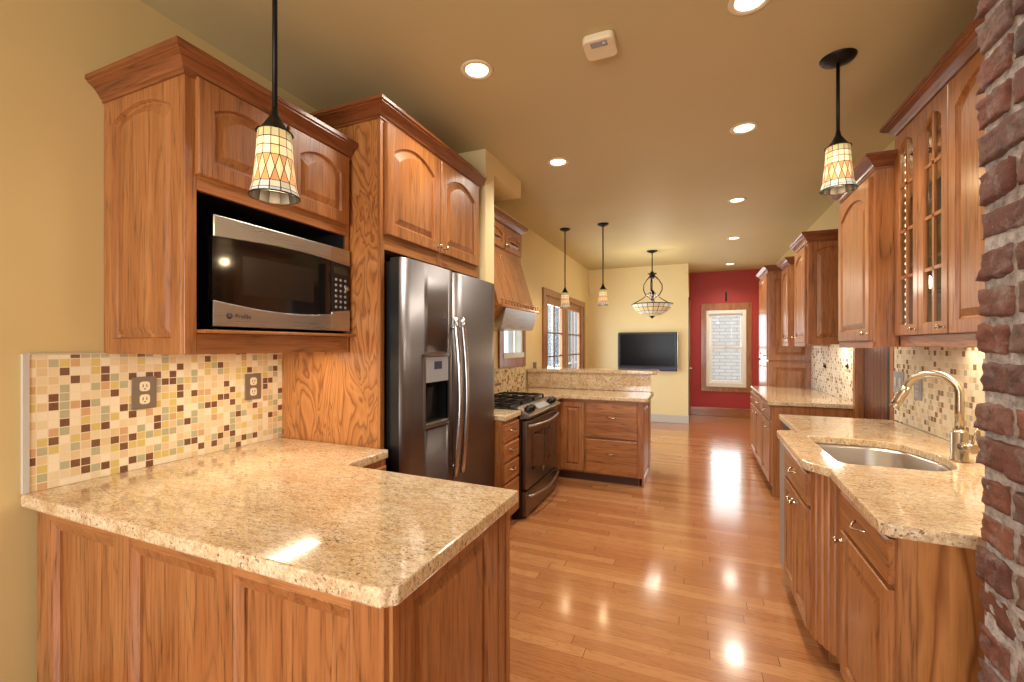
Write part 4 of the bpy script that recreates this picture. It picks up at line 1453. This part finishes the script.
def make_pendant(loc, rod_top, label, group='leaded-glass pendants', k=1.0):
    """loc = centre of the shade's bottom rim; k = size"""
    p = thing('pendant_light', label, 'pendant light', loc, group)
    x, y, z = loc
    R = 0.079 * k
    hh = 0.222 * k
    prof = [(0.68, 1.0), (0.70, 0.86), (0.72, 0.73), (0.75, 0.58), (0.765, 0.50), (0.80, 0.38), (0.84, 0.26), (0.875, 0.17), (0.96, 0.06), (1.0, 0.0)]
    P = [(R * a, hh * b) for a, b in prof]
    n = 14
    top, mid, low, rim = MB(), MB(), MB(), MB()
    shade_rows([top, mid, mid], [P[0], P[1], P[2], P[3]], n, loc)
    # lozenge band
    def pt_(r, h, a): return Vector((x + r * math.cos(a), y + r * math.sin(a), z + h))
    for i in range(n):
        a = 2 * PI * i / n
        da = PI / n
        for (q0, q1, q2, mm, o) in ((P[3], P[5], P[7], mid, 0), (P[3], P[4], P[5], low, 1), (P[5], P[6], P[7], low, 2)):
            b = bmesh.new()
            if o == 0:
                ff = [pt_(*q0, a), pt_(*q1, a + da * 0.88), pt_(*q2, a), pt_(*q1, a - da * 0.88)]
                c_ = sum(ff, Vector()) / 4
                ff = [c_ + (v - c_) * 0.96 for v in ff]
            elif o == 1:
                ff = [pt_(*q0, a + da * 0.12), pt_(*q0, a + da * 1.88), pt_(*P[5], a + da)]
                c_ = sum(ff, Vector()) / 3
                ff = [c_ + (v - c_) * 0.95 for v in ff]
            else:
                ff = [pt_(*q2, a + da * 0.12), pt_(*q2, a + da * 1.88), pt_(*P[5], a + da)]
                c_ = sum(ff, Vector()) / 3
                ff = [c_ + (v - c_) * 0.95 for v in ff]
            b.faces.new([b.verts.new(v) for v in ff])
            mm._merge(b)
    shade_rows([rim, rim], [P[7], P[8], P[9]], n, loc)
    # lead cames: skin slightly inside
    ld_ = MB()
    b = bmesh.new()
    rings = [[b.verts.new((x + (r - 0.0012) * math.cos(2 * PI * i / 14), y + (r - 0.0012) * math.sin(2 * PI * i / 14), z + h)) for i in range(14)] for r, h in P]
    for a, c in zip(rings, rings[1:]):
        for i in range(14):
            b.faces.new((a[i], a[(i + 1) % 14], c[(i + 1) % 14], c[i]))
    ld_._merge(b)
    ld_.tube([(x + R * math.cos(2 * PI * i / 28), y + R * math.sin(2 * PI * i / 28), z) for i in range(29)], 0.003, 6)
    sh = ld_.build('shade', 'blackm', p)
    top.build('upper_glass', 'tif_top', sh); mid.build('cream_glass', 'tif_mid', sh); low.build('amber_glass', 'tif_low', sh); rim.build('rim_glass', 'tif_rim', sh)
    m_ = MB(); m_.lathe([(0.001, hh + 0.085 * k), (0.010, hh + 0.083 * k), (0.014, hh + 0.06 * k), (0.032 * k, hh + 0.03 * k), (0.05 * k, hh + 0.004), (0.06 * k, hh - 0.001), (0.001, hh - 0.002)], loc, 18); m_.build('socket_cap', 'blackm', p)
    m_ = MB(); m_.tube([(x, y, z + hh + 0.07 * k), (x, y, rod_top - 0.01)], 0.0085 * k, 10); m_.build('rod', 'blackm', p)
    m_ = MB(); m_.lathe([(0.001, -0.03), (0.03, -0.028), (0.072 * k, -0.014), (0.082 * k, -0.002), (0.082 * k, 0.0), (0.001, 0.0)], (x, y, rod_top), 24); m_.build('canopy', 'blackm', p)
    m_ = MB(); m_.lathe([(0.001, 0.0), (0.02, 0.012), (0.026, 0.035), (0.018, 0.06), (0.012, 0.09), (0.001, 0.091)], (x, y, z + hh * 0.35), 12); m_.build('bulb', 'bulb_and_glint', p)
    l = bpy.data.lights.new('pendant_glow', 'POINT'); l.energy = PEND_W; l.color = (1.0, 0.72, 0.4); l.shadow_soft_size = 0.03
    lo = bpy.data.objects.new('pendant_glow', l); lo.location = (0, 0, -0.03); lo.parent = p; COL.objects.link(lo)
    return p


make_pendant((-1.355, 1.10, 1.965), H, 'nearest leaded-glass pendant, hanging over the left granite counter')
make_pendant((0.68, 2.79, 2.262), H, 'leaded-glass pendant hanging above the sink on the right')
make_pendant((-1.575, 5.54, 1.935), H, 'left one of the two small leaded-glass pendants over the bar', 'leaded-glass pendants', 0.86)
make_pendant((-1.075, 5.49, 1.945), H, 'right one of the two small leaded-glass pendants over the bar', 'leaded-glass pendants', 0.86)

# bowl chandelier
ch = thing('chandelier', 'black iron pendant with a wide leaded-glass bowl in front of the far wall', 'chandelier', (-0.66, 7.37, 1.9))
x, y = -0.66, 7.37
m_ = MB(); m_.lathe([(0.001, -0.035), (0.03, -0.03), (0.075, -0.012), (0.085, 0.0), (0.001, 0.0)], (x, y, H), 20); m_.build('canopy', 'blackm', ch)
m_ = MB(); m_.tube([(x, y, H - 0.03), (x, y, 2.62)], 0.009, 8); m_.lathe([(0.001, 2.63), (0.03, 2.615), (0.02, 2.60), (0.075, 2.59), (0.04, 2.57), (0.045, 2.545), (0.03, 2.51), (0.001, 2.50)], (x, y, 0), 14); m_.tube([(x, y, 2.52), (x, y, 1.9)], 0.007, 8); m_.lathe([(0.001, 2.34), (0.035, 2.30), (0.035, 2.27), (0.015, 2.22), (0.001, 2.21)], (x, y, 0), 12); m_.build('stem', 'blackm', ch)
for k in range(3):
    a = 2 * PI * k / 3 + 0.5
    pts = []
    for s, r in ((0, 0.03), (0.15, 0.11), (0.32, 0.165), (0.5, 0.165), (0.68, 0.12), (0.8, 0.04), (0.87, 0.01)):
        pts.append((x + r * math.cos(a), y + r * math.sin(a), 2.56 - s * 0.45))
    m_ = MB(); m_.tube(pts, 0.009, 8); m_.tube([(x + 0.02 * math.cos(a + 1), y + 0.02 * math.sin(a + 1), 2.30), (x + 0.15 * math.cos(a + 1), y + 0.15 * math.sin(a + 1), 2.19), (x + 0.30 * math.cos(a + 1), y + 0.30 * math.sin(a + 1), 2.105)], 0.007, 8); m_.build('arm', 'blackm', ch)
P = [(0.31, 0.20), (0.285, 0.14), (0.235, 0.085), (0.16, 0.04), (0.05, 0.012)]
n = 22
r1, r2, r3, r4 = MB(), MB(), MB(), MB()
shade_rows([r1, r2, r3, r4], P, n, (x, y, 1.90))
m_ = MB()
b = bmesh.new()
rings = [[b.verts.new((x + (r - 0.002) * math.cos(2 * PI * i / 22), y + (r - 0.002) * math.sin(2 * PI * i / 22), 1.90 + h + 0.001)) for i in range(22)] for r, h in P]
for a_, c_ in zip(rings, rings[1:]):
    for i in range(22):
        b.faces.new((a_[i], a_[(i + 1) % 22], c_[(i + 1) % 22], c_[i]))
m_._merge(b)
m_.tube([(x + 0.312 * math.cos(2 * PI * i / 44), y + 0.312 * math.sin(2 * PI * i / 44), 2.10) for i in range(45)], 0.008, 6)
m_.lathe([(0.001, 1.87), (0.02, 1.885), (0.03, 1.90), (0.05, 1.912), (0.001, 1.915)], (x, y, 0), 12)
bw = m_.build('bowl', 'blackm', ch)
l = bpy.data.lights.new('bowl_glow', 'POINT'); l.energy = 26; l.color = (1.0, 0.9, 0.72); l.shadow_soft_size = 0.12
lo = bpy.data.objects.new('bowl_glow', l); lo.location = (0, 0, 0.36); lo.parent = ch; COL.objects.link(lo)
r1.build('clear_glass', 'tif_rim', bw); r2.build('amber_glass', 'tif_top', bw); r3.build('clear_glass', 'tif_rim', bw); r4.build('amber_glass', 'tif_top', bw)

# recessed ceiling lights
rl = None
LBL = ['recessed ceiling light nearest the smoke alarm, above the left counter', 'recessed ceiling light above the refrigerator end of the left row',
       'recessed ceiling light at the top edge of the picture', 'recessed ceiling light beside the sink pendant', 'recessed ceiling light third from the camera in the aisle row',
       'recessed ceiling light second from the red wall in the aisle row', 'recessed ceiling light closest to the red wall']
LP = [(-1.107, 2.15), (-1.051, 3.488), (0.213, 2.172), (0.30, 3.438), (0.382, 5.117), (0.478, 6.917), (0.564, 9.1)]
LW = [1.0, 1.0, 1.0, 1.0, 1.0, 1.1, 1.1]
for i, (lx, ly) in enumerate(LP):
    if rl is None:
        rl = thing('ceiling_light', LBL[0], 'ceiling light', (lx, ly, H), 'recessed ceiling lights')
        m_ = MB(); m_.lathe([(0.062, -0.0005), (0.066, -0.006), (0.085, -0.005), (0.09, -0.0005)], (lx, ly, H), 28); m_.build('trim_ring', 'cream', rl)
        m_ = MB(); m_.lathe([(0.001, -0.004), (0.04, -0.0038), (0.0615, -0.001), (0.0615, -0.0005), (0.001, -0.0005)], (lx, ly, H), 24); m_.build('lens', 'lamp', rl)
        l0 = rl
    else:
        l0 = dup(rl, (lx, ly, H), LBL[i])
    sp = bpy.data.lights.new('downlight', 'SPOT'); sp.energy = SPOT_W * LW[i] * 4; sp.color = WARM; sp.spot_size = math.radians(150); sp.spot_blend = 0.9; sp.shadow_soft_size = 0.11
    so = bpy.data.objects.new('downlight', sp); so.location = (lx, ly, H - 0.03); COL.objects.link(so)
# under-cabinet lights
area('under_cabinet_left', (-1.86, 1.45, 1.41), (0, 0, 0), 0.1, 0.6, 3.4, (1.0, 0.86, 0.64))
area('under_cabinet_right', (1.18, 2.6, 1.49), (0, 0, 0), 0.1, 0.9, 5.0, (1.0, 0.8, 0.55))
area('under_cabinet_far', (1.2, 5.1, 1.46), (0, 0, 0), 0.1, 0.4, 3.5, (1.0, 0.9, 0.75))

# smoke alarm
sd = thing('smoke_alarm', 'square cream smoke alarm on the ceiling between the first recessed lights', 'smoke alarm', (-0.443, 2.187, H))
mb = MB()
mb.prism(rrect([(-0.52, 2.11), (-0.365, 2.11), (-0.365, 2.265), (-0.52, 2.265)], 0.035), H - 0.038, H - 0.0005, 2, bev=0.008)
mb.build('cover', 'cream', sd)
mb = MB(); mb.box(-0.48, -0.40, 2.125, 2.165, H - 0.0395, H - 0.0375); mb.build('label_plate', 'lcd', sd)
mb = MB(); mb.lathe([(0.001, -0.042), (0.01, -0.041), (0.01, -0.037), (0.001, -0.037)], (-0.415, 2.145, H), 12); mb.build('test_button', 'greytrim', sd)

# television
tv = thing('television', 'flat black television mounted on the pale yellow far wall', 'television', (-0.87, 8.7, 1.33))
mb = MB(); mb.box(-1.405, -0.335, 8.66, 8.71, 0.965, 1.69, 0.01, 2); tb = mb.build('bezel', 'black', tv)
mb = MB(); mb.box(-1.365, -0.375, 8.655, 8.661, 1.06, 1.655); mb.build('screen', 'screen', tv)
mb = MB(); mb.box(-1.395, -0.345, 8.652, 8.662, 0.975, 1.035, 0.004); mb.build('lower_bezel', 'navy', tv)
EACH('side_trim', 'chrome', tv, (-1.415, -1.405, 8.67, 8.70, 0.99, 1.67, 0.003), (-0.335, -0.327, 8.67, 8.70, 0.99, 1.67, 0.003))
mb = MB(); mb.box(-1.05, -0.7, 8.71, YF - 0.002, 1.15, 1.5); mb.build('wall_bracket', 'blackm', tv)

mb = MB(); mb.box(-1.97, -1.90, YF - 0.035, YF, 2.46, 2.59, 0.01, 2)
tag(mb.build('motion_sensor', 'cream'), 'small cream sensor high in the corner right of the patio door', 'sensor')

# ------------------------------------------------------------------ wall plates


def outlet(label, y0, z0, X, w=0.092, h=0.14, plate='bronze', s=1, recept='cream'):
    o = thing('wall_outlet', label, 'outlet', (X, y0 + w / 2, z0 + h / 2), 'wall outlets on the mosaics')
    m_ = MB(); m_.box(X, X + 0.008 * s, y0, y0 + w, z0, z0 + h, 0.003, 2); m_.build('cover_plate', plate, o)
    for kz in (0.3, 0.7):
        m_ = MB()
        zc_ = z0 + h * kz
        pl_ = rrect([(y0 + w * 0.29, zc_ - 0.021), (y0 + w * 0.71, zc_ - 0.021), (y0 + w * 0.71, zc_ + 0.021), (y0 + w * 0.29, zc_ + 0.021)], 0.014)
        m_.prism(pl_, X + 0.007 * s, X + 0.0095 * s, 0)
        r_ = m_.build('receptacle', recept, o)
        m_ = MB()
        for dy in (-0.007, 0.007):
            m_.box(X + 0.0093 * s, X + 0.0099 * s, y0 + w / 2 + dy - 0.0015, y0 + w / 2 + dy + 0.0015, zc_ - 0.004, zc_ + 0.009)
        m_.lathe([(0.003, 0.0093), (0.003, 0.0099)] if s > 0 else [(0.003, -0.0099), (0.003, -0.0093)], (X, y0 + w / 2, zc_ - 0.011), 8, 0)
        m_.build('slots', 'black', r_)
    return o


def switch(label, y0, z0, X, w, h, s, plate, n=1, rk='cream'):
    o = thing('wall_switch', label, 'switch', (X, y0 + w / 2, z0 + h / 2))
    m_ = MB(); m_.box(X, X + 0.008 * s, y0, y0 + w, z0, z0 + h, 0.003, 2); m_.build('cover_plate', plate, o)
    for i in range(n):
        yc = y0 + w * (i + 0.5) / n
        m_ = MB(); m_.box(X + 0.007 * s, X + 0.013 * s, yc - 0.014, yc + 0.014, z0 + h * 0.28, z0 + h * 0.72, 0.003); m_.build('rocker', rk, o)
    return o


outlet('bronze duplex outlet on the left mosaic, the one nearer the camera', 1.113, 1.172, XL + 0.012)
outlet('bronze duplex outlet on the left mosaic, nearer the refrigerator', 1.625, 1.155, XL + 0.012)
switch('bronze switch plate on the yellow wall left of the patio door', 5.50, 1.10, XB, 0.12, 0.12, 1, 'bronze', 1, 'bronze')
switch('wide pale switch plate on the sink mosaic nearest the hall door', 3.80, 1.115, XR, 0.16, 0.15, -1, 'lcd', 2, 'greytrim')
outlet('slim pale outlet on the sink mosaic behind the faucet spout', 3.54, 1.10, XR, 0.10, 0.14, 'lcd', -1, 'greytrim')
for y_, z_, lb_ in ((5.10, 1.25, 'small dark round hook on the far mosaic, the nearer one'), (5.90, 1.215, 'small dark round hook on the far mosaic, close to the pantry')):
    h_ = thing('wall_hook', lb_, 'hook', (XR + 0.02, y_, z_))
    m_ = MB(); m_.lathe([(0.028, 0.0), (0.028, -0.004), (0.012, -0.006), (0.010, -0.012), (0.016, -0.016), (0.001, -0.02)], (XR + 0.02, y_, z_), 14, 0); m_.build('peg', 'blackm', h_)
# curtain hook above the red-wall window
mb = MB(); mb.box(0.53, 0.56, YR - 0.012, YR, 2.34, 2.52, 0.004); mb.tube([(0.545, YR - 0.012, 2.36), (0.545, YR - 0.05, 2.35), (0.545, YR - 0.055, 2.38)], 0.008, 8)
tag(mb.build('plant_hook', 'blackm'), 'small dark iron hook above the window on the red wall', 'hook')
